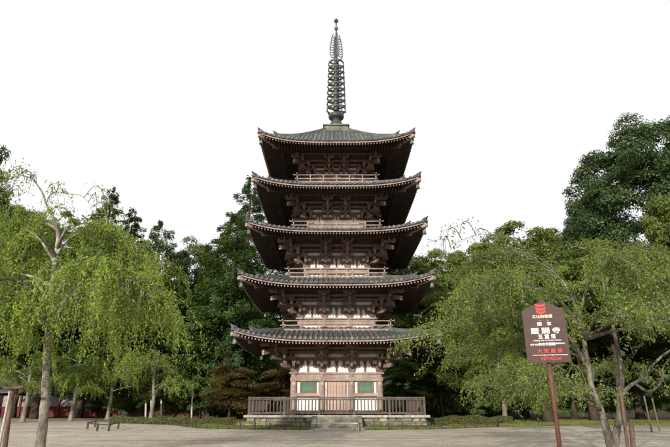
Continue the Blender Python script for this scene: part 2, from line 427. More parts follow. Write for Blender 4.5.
def bracket_corner(s, H):
    """corner set: -y and +x... outward along both faces and on the diagonal (local outward = (-1,-1))"""
    b = MB(); v = H / 1.78
    b.taper((0, 0, 0), .38 * s, .54 * s, .30 * v)
    arm(b, (-.1 * s, 0, .24 * v), 1.5 * s, .19 * s, .22 * v); arm(b, (0, -.1 * s, .24 * v + .002), 1.5 * s, .188 * s, .22 * v, R(90))
    d = -.5 * s
    arm(b, (d * .6, d * .6, .24 * v + .004), 1.7 * s, .186 * s, .22 * v, R(45))
    for t in (-.68, .6): b.taper((t * s, 0, .46 * v), .2 * s, .29 * s, .18 * v); b.taper((0, t * s, .46 * v), .2 * s, .29 * s, .18 * v)
    b.taper((-.62 * s, -.62 * s, .46 * v), .22 * s, .3 * s, .18 * v); b.taper((0, 0, .46 * v), .22 * s, .3 * s, .18 * v)
    arm(b, (-.8 * s, -.62 * s, .64 * v), 2.0 * s, .18 * s, .2 * v); arm(b, (-.62 * s, -.8 * s, .64 * v + .002), 2.0 * s, .178 * s, .2 * v, R(90))
    arm(b, (-.6 * s, -.6 * s, .64 * v + .004), 2.6 * s, .176 * s, .2 * v, R(45))
    for t in (-1.6, -1.1, -.2): b.taper((t * s, -.62 * s, .84 * v), .2 * s, .28 * s, .16 * v); b.taper((-.62 * s, t * s, .84 * v), .2 * s, .28 * s, .16 * v)
    b.taper((-1.22 * s, -1.22 * s, .84 * v), .22 * s, .3 * s, .16 * v)
    arm(b, (-1.4 * s, -1.22 * s, 1.0 * v), 1.9 * s, .17 * s, .18 * v); arm(b, (-1.22 * s, -1.4 * s, 1.0 * v + .002), 1.9 * s, .168 * s, .18 * v, R(90))
    b.beam((.05 * s, .05 * s, 1.62 * v), (-2.1 * s, -2.1 * s, .96 * v), .22 * s, .26 * v)
    arm(b, (-1.8 * s, -1.8 * s, 1.30 * v), 1.3 * s, .18 * s, .2 * v); arm(b, (-1.8 * s, -1.8 * s, 1.30 * v + .002), 1.3 * s, .178 * s, .2 * v, R(90))
    for t in (-2.3, -1.3): b.taper((t * s, -1.8 * s, 1.48 * v), .2 * s, .27 * s, .14 * v); b.taper((-1.8 * s, t * s, 1.48 * v), .2 * s, .27 * s, .14 * v)
    return b

for st in range(5):
    B, f0, ct, r = BODY[st], FLOOR[st], CTOP[st], CR[st]
    inner = B * .345
    H = EZ[st] + .12 + RUP - ct; s = (1.0, .97, .92, .86, .82)[st]; v = H / 1.78
    pos = [-B, -inner, inner, B]
    colm = MB(); colm.lathe([(r * 1.0, f0), (r * 1.02, f0 + .3 * (ct - f0)), (r, f0 + .6 * (ct - f0)), (r * .9, ct - .12)], 16); colmesh = colm.mesh("column", m_wood, True)
    mid = bracket_mid(s, H).mesh("bracket", m_bracket); cor = bracket_corner(s, H).mesh("bracket", m_bracket)
    # dark core so that no light passes through the building
    MB().box((0, 0, (f0 + EZ[st]) / 2 + .2), (2 * B - .3, 2 * B - .3, EZ[st] - f0 + .8)).build("core", m_interior, pag)
    for k in range(4):
        for i in range(3):                          # each column once
            link("column", colmesh, pag, face(pos[i], B, 0, k))
            if i == 0: link("bracket", cor, pag, face(-B, B, ct, k), FR[k])
            else: link("bracket", mid, pag, face(pos[i], B, ct, k), FR[k])
        e = .004 * (k % 2)
        def bar(name, t0, t1, n, z0, z1, d, mat=m_wood):
            q = MB(); q.box((0, 0, 0), (t1 - t0, d, z1 - z0)); return q.build(name, mat, pag, face((t0 + t1) / 2, n, (z0 + z1) / 2 + e, k), FR[k])
        bar("plate", -B - .34, B + .34, B, ct - .12, ct - .002, .5 - e)                 # plate on the column heads
        bar("head_beam", -B, B, B, ct - .42, ct - .126, .26)
        bar("wall_beam", -B - .5, B + .5, B, ct + .64 * v, ct + .82 * v, .17, m_bracket)
        bar("wall_beam", -B - .5, B + .5, B, ct + 1.02 * v, ct + 1.2 * v, .17, m_bracket)
        bar("plaster_panel", -B, B, B - .03, ct + .001, ct + 1.55 * v, .09, m_plaster)   # plaster behind the brackets
        for a, c2 in ((pos[0], pos[1]), (pos[1], pos[2]), (pos[2], pos[3])):           # struts between the sets
            q = MB(); m_ = .0
            q.box((0, 0, .23 * v), (.15 * s, .16, .46 * v)); q.taper((0, 0, .46 * v), .18 * s, .27 * s, .17 * v)
            q.build("strut", m_bracket, pag, face((a + c2) / 2, B - .005, ct, k), FR[k])
        for n_, z0 in ((.62, 1.0), (1.22, 1.18)):
            bar("purlin", -B - n_ * s - .5, B + n_ * s + .5, B + n_ * s, ct + z0 * v, ct + (z0 + .15) * v, .15, m_bracket)
        bar("purlin", -B - 1.8 * s - .45, B + 1.8 * s + .45, B + 1.8 * s, ct + 1.62 * v, ct + 1.78 * v, .2, m_bracket)
        # sloping boarded ceilings between the purlins
        q = MB()
        for (n0, z0, n1, z1) in ((.05, 1.25, .62 * s, 1.16), (.62 * s, 1.16, 1.22 * s, 1.32), (1.22 * s, 1.33, 1.8 * s, 1.64)):
            q.poly([(-B - n0, -B - n0, ct + z0 * v), (B + n0, -B - n0, ct + z0 * v), (B + n1, -B - n1, ct + z1 * v), (-B - n1, -B - n1, ct + z1 * v)], [(0, 1, 2, 3)])
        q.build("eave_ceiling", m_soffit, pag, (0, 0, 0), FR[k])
        nn = B - .02
        if st == 0:
            bar("head_beam", -B - .16, B + .16, B + .17, ct - .62, ct - .36, .2)         # outer tie over the openings
            bar("head_beam", -B, B, B, f0 + .03, f0 + .26, .3)
            bar("plaster_panel", -B, B, nn - .03, f0 + .05, ct - .4, .08, m_plaster)
            for sgn in (-1, 1):
                a, c2 = (inner, B)
                t0, t1 = sorted((sgn * (a + .18), sgn * (B - .2)))
                bar("sill_beam", t0 - .12, t1 + .12, B + .1, f0 + 1.26, f0 + 1.48, .2)
                wc = (t0 + t1) / 2; ww = 1.04; z0, z1 = f0 + 1.5, ct - .64
                win = MB(); win.box((0, 0, 0), (ww, .04, z1 - z0)); win = win.build("window", m_interior, pag, face(wc, B + .03, (z0 + z1) / 2, k), FR[k])
                fr = MB()
                for sx in (-1, 1): fr.box((sx * (ww / 2 + .03), -.06, 0), (.09, .14, z1 - z0 - .004))
                for sz in (-1, 1): fr.box((0, -.06, sz * ((z1 - z0) / 2 - .035)), (ww - .03, .13, .07))
                fr.build("frame", m_gold, win)
                sl = MB(); sl.box((0, 0, 0), (.075, .07, z1 - z0 - .15), R(45)); sm = sl.mesh("slat", m_green)
                for j in range(13): link("slat", sm, win, (-ww / 2 + .055 + (ww - .11) * j / 12, -.05, 0))
            dz0, dz1 = f0 + .26, ct - .64
            for sgn in (-1, 1):
                bar("jamb", sgn * .715 - .04, sgn * .715 + .04, B + .03, dz0, dz1, .16)
                d = bar("door", min(0, sgn * .67) + .006, max(0, sgn * .67) - .006, B + .0, dz0 + .01, dz1 - .01, .1, m_door)
                for j in range(3):
                    q = MB(); q.box((0, 0, 0), (.2, .03, dz1 - dz0 - .06)); q.build("plank", m_door, d, ((j - 1) * .215, -.066, 0))
        else:
            bar("head_beam", -B - .1, B + .1, B + .13, f0 + .12, f0 + .3, .16)
            bar("head_beam", -B - .1, B + .1, B + .13, ct - .5, ct - .34, .16)
            bar("plaster_panel", -B, B, nn - .03, f0, ct - .4, .08, m_plaster)
            for sgn in (-1, 1):
                q = bar("plaster_panel", *sorted((sgn * (inner + .3), sgn * (B - .3))), B + .02, f0 + .32, ct - .52, .03, m_plaster)
                for tt in (inner + .24, B - .24): bar("jamb", sgn * tt - .06, sgn * tt + .06, B + .05, f0 + .3, ct - .5, .12)
            bar("door", -inner + .14, -.006, B + .03, f0 + .3, ct - .5, .06, m_door); bar("door", .006, inner - .14, B + .03, f0 + .3, ct - .5, .06, m_door)
    em = MB().box((0, -2.07 * s, .975 * v), (.17 * s, .05, .23 * v)).mesh("beam_end", m_gold); ec = MB().box((-2.115 * s, -2.115 * s, .955 * v), (.24 * s, .06, .27 * v), R(-45)).mesh("beam_end", m_endgrain)
    for k in range(4):
        link("beam_end", ec, pag, face(-B, B, ct, k), FR[k])
        for t in (-inner, inner): link("beam_end", em, pag, face(t, B, ct, k), FR[k])
    # balcony
    if st:
        W = BAL[st]
        bal = MB().box((0, 0, f0 - .02), (2 * W - .06, 2 * W - .06, .07)).build("balcony", m_wood, pag)
        for k in range(4):
            e = .012 * (k % 2)
            q = MB(); q.box((0, 0, 0), (2 * W + .04, .12, .12)); q.build("rail", m_wood, bal, face(0, W, f0 - .0 + e, k), FR[k])
            q = MB()                                # joist ends under the edge
            for j in range(int(2 * W / .2)): q.box((-W + .1 + j * .2, -W + .15, f0 - .115), (.09, .36, .09))
            tag(q.build("joist_ends", m_endgrain, bal, (0, 0, 0), FR[k]), kind="stuff")
            q = MB(); q.box((0, 0, 0), (2 * W + .3, .08, .075)); q.build("rail", m_wood, bal, face(0, W - .02, f0 + .33 + e, k), FR[k])
            q = MB(); q.tube([(-W - .3, 0, .05), (-W - .12, 0, .005), (W + .12, 0, .005), (W + .3, 0, .05)], .05, 8); q.build("rail", m_wood, bal, face(0, W - .02, f0 + .66 + e, k), FR[k])
            pn = 6
            q = MB(); q.box((0, 0, .30), (.09, .09, .6)); pm = q.mesh("post", m_wood)
            for j in range(pn): link("post", pm, bal, face(-W + .06 + (2 * W - .12) * j / pn, W - .02, f0 + .05, k), FR[k])

# --- roofs
def roof_fn(i):
    re, ze, up = EHW[i], EZ[i] + .1, UP[i]
    if i < 4: rt = BODY[i + 1] + .2; rp, zp = BAL[i + 1], FLOOR[i + 1] - .13
    else: rt = 1.05; rp, zp = 1.15, 25.36
    avg = (zp - ze) / (re - rp); a = avg * (.82 if i < 4 else .74); bq = ((zp - ze) - a * (re - rp)) / (re - rp) ** 2
    def z(x, r):
        d = re - r; q = max(0.0, 1 - d / (re - rt))
        return ze + a * d + bq * d * d + up * (min(1, abs(x) / re) ** 3.4) * q ** 1.3
    def flare(x, r):                                # corners swing out a little in plan
        return .16 * (min(1, abs(x) / re) ** 3) * max(0, (r - rt) / (re - rt))
    return re, rt, z, flare

SP = .36
for i in range(5):
    re, rt, zf, fl = roof_fn(i)
    nx, nr = 28, 12
    roof = None
    base = MB()
    for k in range(4):
        V = []; F = []
        for j in range(nr + 1):
            r = rt + (re - rt) * j / nr
            for q in range(nx + 1):
                u = -1 + 2 * q / nx; x = u * r; V.append(face(x, r + fl(x, r), zf(x, r), k))
        for j in range(nr):
            for q in range(nx): F.append((j * (nx + 1) + q, (j + 1) * (nx + 1) + q, (j + 1) * (nx + 1) + q + 1, j * (nx + 1) + q + 1))
        o = len(V)                                  # thickness under the tiles at the eave
        for q in range(nx + 1):
            u = -1 + 2 * q / nx; x = u * re; V.append(face(x, re + fl(x, re), zf(x, re) - .11, k))
        for q in range(nx + 1):
            u = -1 + 2 * q / nx; x = u * (re - .35); V.append(face(x, re - .35 + fl(x, re - .35), zf(x, re) - .115, k))
        for q in range(nx):
            F.append((nr * (nx + 1) + q, o + q, o + q + 1, nr * (nx + 1) + q + 1)); F.append((o + q, o + nx + 1 + q, o + nx + 2 + q, o + q + 1))
        base.poly(V, F)
    roof = base.build("roof", m_pan, pag, smooth=False)
    # rows of round cover tiles
    def row(b, x, k):
        r0 = max(rt, abs(x) + .02); m = max(2, int((re - r0) / .3)); ring = []
        for j in range(m + 1):
            r = r0 + (re + .04 - r0) * j / m; zc = zf(x, r) - .012; n_ = r + fl(x, r)
            ring.append([face(x + .095 * math.cos(a), n_ , zc + .13 * math.sin(a), k) for a in (0, .7, 1.25, 1.89, 2.44, math.pi)])
        V = [p for q in ring for p in q]; F = []
        for j in range(m):
            for q in range(5): F.append((j * 6 + q, j * 6 + q + 1, (j + 1) * 6 + q + 1, (j + 1) * 6 + q))
        F.append(tuple(m * 6 + q for q in range(6))); 
        b.poly(V, F)
        # round end tile
        c = face(x, re + fl(x, re) + .05, zf(x, re) + .0, k); n0 = len(b.v)
        disc = []
        for (dd, rr) in ((0, .105), (.05, .105)):
            for q in range(8):
                a = q * math.pi / 4; disc.append(face(x + rr * math.cos(a), re + fl(x, re) + .01 + dd, zf(x, re) - .005 + rr * math.sin(a), k))
        b.poly(disc, [tuple(range(8)), tuple(range(15, 7, -1))] + [(q, (q + 1) % 8, 8 + (q + 1) % 8, 8 + q) for q in range(8)])
    nrow = int((re - .12) / SP)
    for k in range(4):
        rest = MB()
        for j in range(-nrow, nrow + 1):
            if k == 0: q = MB(); row(q, j * SP, 0); q.build("tile_row", m_tile, roof)
            else: row(rest, j * SP, k)
        if k: tag(rest.build("tile_rows", m_tile, roof), kind="stuff")
    # pan tile lips between the rows, stepped courses (small)
    pans = MB()
    for k in range(4):
        for j in range(-nrow, nrow):
            x = (j + .5) * SP
            r = re
            while r > max(rt, abs(x)) + .3:
                z0 = zf(x, r) + .018; z1 = zf(x, r - .3) + .004
                pans.poly([face(x - .1, r + fl(x, r) + .015, z0, k), face(x + .1, r + fl(x, r) + .015, z0, k), face(x + .1, r - .3 + fl(x, r), z1, k), face(x - .1, r - .3 + fl(x, r), z1, k),
                           face(x - .1, r + fl(x, r) + .015, z0 - .035, k), face(x + .1, r + fl(x, r) + .015, z0 - .035, k)], [(0, 1, 2, 3), (4, 5, 1, 0)])
                r -= .3
    tag(pans.build("pan_tiles", m_pan, roof), kind="stuff")
    # hip ridges with end tiles
    for k in range(4):
        m4 = Matrix.Rotation(FR[k], 3, 'Z')
        def hip(r, dz): x = -r - fl(r, r) * .5; return m4 @ Vector((x, x, zf(r, r) + dz))
        split = re - 1.15
        for (ra, rb, h, w, nm) in ((rt - .1, split, .29, .27, "hip_ridge"), (split - .25, re - .06, .15, .22, "hip_ridge")):
            q = MB(); n_ = 12; pts = [hip(ra + (rb - ra) * t / n_, 0) for t in range(n_ + 1)]
            side = m4 @ Vector((.7071, -.7071, 0))
            V = []
            for p in pts:
                for (a, z) in ((-w / 2, -.12), (w / 2, -.12), (w / 2, h * .75), (w * .28, h * .8), (w * .2, h), (-w * .2, h), (-w * .28, h * .8), (-w / 2, h * .75)):
                    V.append(p + side * a + Vector((0, 0, z)))
            F = []
            for t in range(n_):
                for a in range(8): c = (a + 1) % 8; F.append((t * 8 + a, t * 8 + c, t * 8 + 8 + c, t * 8 + 8 + a))
            F += [tuple(range(8))[::-1], tuple(n_ * 8 + a for a in range(8))]
            q.poly(V, F); rg = q.build(nm, m_tile, roof)
            # end tile with raised horn
            out = m4 @ Vector((-.7071, -.7071, 0)); e = pts[-1]
            q = MB(); q.beam(e + out * .02 + Vector((0, 0, -.1)), e + out * .02 + Vector((0, 0, h + .04)), w + .05, .09, up=out)
            q.tube([e - out * .3 + Vector((0, 0, h)), e + out * .05 + Vector((0, 0, h + .06)), e + out * .15 + Vector((0, 0, h + .09)), e + out * .22 + Vector((0, 0, h + .17))], [.07, .075, .065, .03], 8)
            q.build("ridge_end_tile", m_tile, roof)
    # eave boards
    for k in range(4):
        for (inset, z0, z1, d, mt, nm) in ((.08, -.235, -.135, .1, m_wood, "eave_board"), (.95, -.20, -.08, .1, m_bracket, "eave_board")):
            q = MB(); n_ = 28; V = []; F = []
            for j in range(n_ + 1):
                rr = re - inset; x = -rr + 2 * rr * j / n_; n0 = rr + fl(x, rr) ; zz = zf(x * re / rr, re) - (.0 if inset < .5 else .03)
                zi = 0 if inset < .5 else .04
                for (dn, z) in ((0, z0), (0, z1), (-d, z1), (-d, z0)): V.append(face(x, n0 + dn, zz + z - zi, k))
            for j in range(n_):
                for a in range(4): c = (a + 1) % 4; F.append((j * 4 + a, j * 4 + c, j * 4 + 4 + c, j * 4 + 4 + a))
            q.poly(V, F); q.build(nm, mt, roof)
    # rafters, two tiers, and the boards above them
    B = BODY[i]; zp = EZ[i] + .12 + RUP; s = (1.0, .97, .92, .86, .82)[i]; rp = B + 1.8 * s
    for k in range(4):
        fly = MB(); grd = MB(); brd = MB(); ends = MB(); sp = .235; nf = int((re - .2) / sp)
        for j in range(-nf, nf + 1):
            x = j * sp
            ro = re - .12; r1 = max(re - 1.75, abs(x) + .05)
            zo = zf(x, re) - .27; ze = zf(0, re)
            lift = zf(x, re) - ze
            if ro - r1 > .1:
                p1 = face(x, ro + fl(x, re), zo - .075, k); q_ = (ro - r1) / 1.63
                p0 = face(x, r1, zo - .075 + .10 * q_ - lift * .25 * q_, k); fly.beam(p0, p1, .105, .12)
                c = face(x, ro + fl(x, re) + .004, zo - .075, k); ends.box(c, (.085, .012, .1) if k % 2 == 0 else (.012, .085, .1))
            ro2 = re - .98; r2 = max(B, abs(x) + .05)
            if ro2 - r2 > .1:
                sl = (zp + .06 - (ze - .36)) / (ro2 - rp + .001)
                lz = lift * .8 * min(1, (ro2) / re)
                p1 = face(x, ro2 + fl(x, ro2), ze - .36 + lz, k); dz = RS
                p0 = face(x, r2, ze - .36 + lz * max(0, (r2 - B) / (ro2 - B)) + dz * (ro2 - r2), k); grd.beam(p0, p1, .12, .13)
        n_ = 24                                      # soffit boards
        for (ra, rb, za, zb, dn) in ((B, re - .9, -.36 + RS * (re - .98 - B), -.36, .075), (re - 1.75, re - .1, -.27, -.345, .075)):
            V = []; F = []
            for j in range(n_ + 1):
                u = -1 + 2 * j / n_
                for (r, z) in ((ra, za), (rb, zb)):
                    lift = zf(u * re, re) - zf(0, re); w = (.8 * max(0, (r - B) / (re - B))) if dn and ra == B else (1.0 if r == rb else .75)
                    V.append(face(u * r, r + fl(u * r, r), zf(0, re) + z + dn + lift * w, k))
            for j in range(n_): F.append((2 * j, 2 * j + 1, 2 * j + 3, 2 * j + 2))
            brd.poly(V, F)
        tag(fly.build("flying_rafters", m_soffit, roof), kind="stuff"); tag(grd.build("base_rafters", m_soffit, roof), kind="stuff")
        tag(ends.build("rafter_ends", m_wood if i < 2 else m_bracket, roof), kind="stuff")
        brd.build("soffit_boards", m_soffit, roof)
        # corner beam and wind bell
        m4 = Matrix.Rotation(FR[k], 3, 'Z'); zc = zf(re, re)
        q = MB(); tip = m4 @ Vector((-re - .08, -re - .08, zc - .36)); inn = m4 @ Vector((-B, -B, zc - .36 - UP[i] + RS * (re - B) * .9)); midp = m4 @ Vector((-re + 1.2, -re + 1.2, zc - .42 - UP[i] * .28))
        q.beam(midp, tip, .25, .27); q.build("corner_beam", m_wood, roof)
        q = MB(); q.beam(inn, midp + (midp - inn).normalized() * .3 - Vector((0, 0, .12)), .25, .28); q.build("corner_beam", m_bracket, roof)
        q = MB(); bx = m4 @ Vector((-re + .12, -re + .12, 0))
        q.tube([(bx.x, bx.y, zc - .5), (bx.x, bx.y, zc - .72)], .018, 6)
        q.lathe([(.03, zc - .72), (.11, zc - .75), (.135, zc - .9), (.165, zc - 1.06), (.13, zc - 1.06)], 12, (bx.x, bx.y, 0))
        q.build("wind_bell", m_verd, roof, smooth=True)

# --- bronze finial
z0 = 25.5
fin = MB().tube([(0, 0, z0), (0, 0, 34.2), (0, 0, 38.6)], [.17, .12, .06], 12).build("finial", m_bronze, pag, smooth=True)
q = MB(); q.box((0, 0, 25.62), (2.2, 2.2, .7)); q.box((0, 0, 25.99), (2.46, 2.46, .12)); q.box((0, 0, 25.42), (2.4, 2.4, .12)); q.build("base_box", m_greenbox, fin)
q = MB()
for k in range(4):
    for j in range(4): q.box(face(-.83 + j * .55, 1.115, 25.7, k), (.36, .03, .26) if k % 2 == 0 else (.03, .36, .26))
tag(q.build("box_panels", m_greenbox, fin), kind="stuff")
q = MB(); q.lathe([(.62, 26.04), (.64, 26.3), (.58, 26.75), (.36, 27.1), (.34, 27.15), (.60, 27.22), (.72, 27.36), (.76, 27.5), (.70, 27.56), (.74, 27.66), (.6, 27.72), (.2, 27.74)], 24); q.build("bowl", m_bronze, fin, smooth=True)
NR = 9
for j in range(NR):
    t = j / (NR - 1); z = 28.25 + (33.45 - 28.25) * t; rr = .93 - .15 * t
    q = MB(); n = 32; V = []; F = []
    for (r_, dz) in ((rr - .06, -.1), (rr, -.1), (rr, .1), (rr - .06, .1)):
        for a in range(n): V.append((r_ * math.cos(2 * math.pi * a / n), r_ * math.sin(2 * math.pi * a / n), z + dz))
    for c in range(4):
        for a in range(n): F.append((c * n + a, c * n + (a + 1) % n, ((c + 1) % 4) * n + (a + 1) % n, ((c + 1) % 4) * n + a))
    q.poly(V, F)
    q.lathe([(.24, z - .2), (.27, z - .08), (.27, z + .1), (.2, z + .22)], 12)
    for a in range(4):
        an = a * math.pi / 2 + .4; ca, sa = math.cos(an), math.sin(an)
        q.beam((.2 * ca, .2 * sa, z - .06), ((rr - .03) * ca, (rr - .03) * sa, z + .0), .07, .13)
    rg = q.build("ring", m_bronze, fin)
    for a in range(8):
        an = a * math.pi / 4 + .2; ca, sa = math.cos(an), math.sin(an)
        q = MB(); q.lathe([(.012, z - .09), (.035, z - .12), (.05, z - .24), (.03, z - .24)], 6, ((rr + .01) * ca, (rr + .01) * sa, 0)); q.build("bell", m_bronze, rg)
# openwork flame of four fins
q = MB()
for k in range(4):
    an = k * math.pi / 2 + .35; ca, sa = math.cos(an), math.sin(an)
    def P(r, z): return (r * ca, r * sa, z)
    prof = [(.12, 34.1), (.5, 34.15), (.66, 34.5), (.64, 35.0), (.60, 35.6), (.52, 36.2), (.40, 36.7), (.30, 37.0)]
    q.tube([P(*p) for p in prof], .055, 6)
    for zz in np.arange(34.35, 36.7, .3):
        rmax = .64 - .12 * max(0, (zz - 35.2)) * 1.4
        q.tube([P(.05, zz), P(rmax * .45, zz + .18), P(rmax * .7, zz + .02), P(rmax, zz + .2), P(rmax + .07, zz + .42)], [.04, .055, .05, .045, .02], 5)
        q.tube([P(rmax * .45, zz + .18), P(rmax * .3, zz + .32), P(rmax * .55, zz + .36)], .035, 5)
q.build("flame", m_verd, fin)
for (zc, rr) in ((37.78, .22), (38.72, .23)):
    q = MB(); q.lathe([(.05, zc - rr * 1.1), (rr * .7, zc - rr * .75), (rr, zc - .03), (rr * .96, zc + .06), (rr * .6, zc + rr * .75), (.07, zc + rr * 1.15), (.02, zc + rr * 1.6)], 16)
    q.build("jewel", m_verd if zc < 38 else m_bronze, fin, smooth=True)

# ------------------------------------------------------------------ picket fence on the platform
fen = tag(empty("picket_fence", (PX, PY, PLAT)), "grey brown wooden picket fence running round the stone platform of the pagoda", "fence")
FW = 6.02
pk = MB().box((0, 0, .56), (.075, .06, .92)).mesh("picket", m_fence); ps = MB().box((0, 0, .60), (.14, .14, 1.2)).mesh("post", m_fence)
for k in range(4):
    e = .004 * (k % 2)
    for z, h, w in ((1.12, .11, .16), (.13, .12, .11), (1.0, .06, .09)):
        q = MB(); q.box((0, 0, 0), (2 * FW + .1, w, h)); q.build("rail", m_fence, fen, face(0, FW, z + e, k), FR[k])
    n = 50
    for j in range(n):
        t = -FW + 2 * FW * j / n
        link("post" if j % 10 == 0 else "picket", ps if j % 10 == 0 else pk, fen, face(t, FW, 0, k), FR[k])

# ------------------------------------------------------------------ vegetation tools
def rand_dirs(n, r):
    d = r.normal(size=(n, 3)); return d / np.linalg.norm(d, axis=1, keepdims=True)
def leaves(C, N, size, r, aspect=.55, fold=.12, along=None):
    """one folded rhombic leaf (a quad) per row of C, facing about N; along = growth direction or random"""
    n = len(C); N = N / (np.linalg.norm(N, axis=1, keepdims=True) + 1e-9)
    A = rand_dirs(n, r) if along is None else along + .5 * rand_dirs(n, r)
    A = A - N * np.sum(A * N, axis=1, keepdims=True); A /= (np.linalg.norm(A, axis=1, keepdims=True) + 1e-9)
    S = np.cross(N, A); L = (size * r.uniform(.65, 1.35, n))[:, None] if np.isscalar(size) else (size * r.uniform(.7, 1.3, n))[:, None]
    b = C - A * L * .5; t = C + A * L * .5 - N * L * .1; l = C + S * L * aspect * .5 + N * L * fold; q = C - S * L * aspect * .5 + N * L * fold
    return np.stack([b, l, t, q], axis=1).reshape(-1, 3)
def tint(n, r, clump=None, amp=.22, hue=.12, yellow=0.0, brown=0.0):
    """per-leaf colour factor"""
    v = 1 + r.uniform(-amp, amp, n)
    if clump is not None: v = v * clump
    c = np.stack([v * (1 + r.uniform(-hue, hue, n)), v, v * (1 + r.uniform(-hue, hue, n))], axis=1)
    if yellow: m = r.random(n) < yellow; c[m] *= np.array([1.7, 1.35, .9])
    if brown: m = r.random(n) < brown; c[m] *= np.array([1.5, .62, .7])
    return np.repeat(c, 4, axis=0)

def crown_broad(seed, lobes, n_clump, n_leaf, leaf_size, clump_r, flat=.62, mat=None, name="crown", yellow=.02, brown=0.0):
    """foliage of clumps scattered through the outer shell of several lobes; lobes = [(x,y,z,rx,ry,rz)]"""
    r = np.random.default_rng(seed)
    vol = np.array([l[3] * l[4] * l[5] for l in lobes]) ** (2 / 3.); vol /= vol.sum()
    cc = []; cn = []
    while len(cc) < n_clump:
        i = r.choice(len(lobes), p=vol); l = np.array(lobes[i]); d = rand_dirs(1, r)[0]
        if d[2] < -.55: continue
        q = r.uniform(.62, 1.04) ; p = l[:3] + d * l[3:] * q
        inside = False
        for j, m in enumerate(lobes):
            if j != i and np.sum(((p - np.array(m[:3])) / np.array(m[3:])) ** 2) < .5: inside = True
        if inside and r.random() < .8: continue
        cc.append(p); cn.append(d)
    cc = np.array(cc); cn = np.array(cn)
    k = r.integers(0, n_clump, n_leaf); d = rand_dirs(n_leaf, r); d[:, 2] = np.where(d[:, 2] < -.3, -d[:, 2] * .6, d[:, 2])
    d += cn[k] * .35; d /= np.linalg.norm(d, axis=1, keepdims=True)
    rad = clump_r * r.uniform(.55, 1.3, n_clump)[k] * r.uniform(.35, 1.0, n_leaf) ** .6
    off = d * rad[:, None]; off[:, 2] *= flat
    C = cc[k] + off + r.normal(size=(n_leaf, 3)) * leaf_size * .4
    N = d + np.array([0, 0, .5]) + .75 * rand_dirs(n_leaf, r)
    clump = r.uniform(.72, 1.3, n_clump)[k]
    return np_mesh(name, leaves(C, N, leaf_size, r), 4, mat, tint(n_leaf, r, clump, yellow=yellow, brown=brown)), cc

def crown_conifer(seed, h, rbase, z0, n_leaf, leaf_size, mat, droop=.25, power=.8, tiers=26, gap=.0, ragged=.25, name="crown"):
    """whorls of boughs, each bough a flat spray of needle tufts"""
    r = np.random.default_rng(seed); Cs = []; Ns = []; Al = []; Cl = []
    boughs = []
    for t in range(tiers):
        u = (t + r.uniform(-.3, .3)) / tiers; z = z0 + (h - z0) * u
        L = rbase * max(.03, (1 - u)) ** power * (1 if u > .12 else .75)
        nb = max(5, int(9 * (1 - u) + 5))
        for b in range(nb):
            if r.random() < gap: continue
            a = r.uniform(0, 2 * np.pi); zz = z + r.uniform(-.6, .6) * (h - z0) / tiers * 1.6; uu = min(.995, max(0, (zz - z0) / (h - z0)))
            boughs.append((zz, a, rbase * (1 - uu) ** power * (1 if uu > .1 else .8) * (1 + r.uniform(-ragged, ragged)) + .25))
    w = np.array([b[2] ** 1.1 + .35 for b in boughs]); w /= w.sum(); cnt = r.multinomial(n_leaf, w)
    for (z, a, L), n in zip(boughs, cnt):
        if n == 0: continue
        s = r.uniform(.12, 1, n) ** .75; side = r.normal(size=n) * .17 * L * (1.12 - s) + r.normal(size=n) * .05
        x = s * L; zz = z + x * .22 - droop * x * x / max(L, .6) + r.normal(size=n) * (.14 + .07 * L * (1 - s))
        dr = np.array([np.cos(a), np.sin(a), 0]); sd = np.array([-np.sin(a), np.cos(a), 0])
        Cs.append(x[:, None] * dr + side[:, None] * sd + np.stack([np.zeros(n), np.zeros(n), zz], 1))
        Ns.append(np.array([0, 0, 1.0]) + .55 * rand_dirs(n, r) + .3 * dr); Al.append(np.tile(dr - np.array([0, 0, .35]), (n, 1))); Cl.append(np.full(n, r.uniform(.7, 1.3)))
    C = np.concatenate(Cs); N = np.concatenate(Ns); A = np.concatenate(Al)
    return np_mesh(name, leaves(C, N, leaf_size, r, aspect=.34, along=A), 4, mat, tint(len(C), r, np.concatenate(Cl), yellow=.0))

def trunk_mesh(h, r0, seed, mat, lean=.03, limbs=0, spread=3.0, z_l=.45):
    q = MB(); rr = random.Random(seed); pts = []; x = y = 0.0
    for i in range(9):
        t = i / 8; pts.append((x, y, h * t - .15 * (i == 0))); x += rr.uniform(-lean, lean) * h / 8 * 2; y += rr.uniform(-lean, lean) * h / 8 * 2
    q.tube(pts, [r0 * (1.35 if i == 0 else 1 - .75 * i / 8) for i in range(9)], 10)
    for j in range(limbs):
        i = rr.randint(int(8 * z_l), 7); p = Vector(pts[i]); a = rr.uniform(0, 6.28); L = spread * rr.uniform(.6, 1.1)
        d = Vector((math.cos(a), math.sin(a), 0)); s = r0 * .42
        q.tube([p, p + d * L * .35 + Vector((0, 0, L * .35)), p + d * L * .75 + Vector((0, 0, L * .6)), p + d * L + Vector((0, 0, L * .95))], [s, s * .75, s * .5, s * .2], 7)
    return q.mesh("trunk", mat, True)

def plant(name, label, cat, crown, trunk, loc, sc, rz, group=None):
    o = empty(name, loc, rz); o.scale = sc; tag(o, label, cat, group)
    if trunk is not None: link("trunk", trunk, o)
    link("crown", crown, o); return o

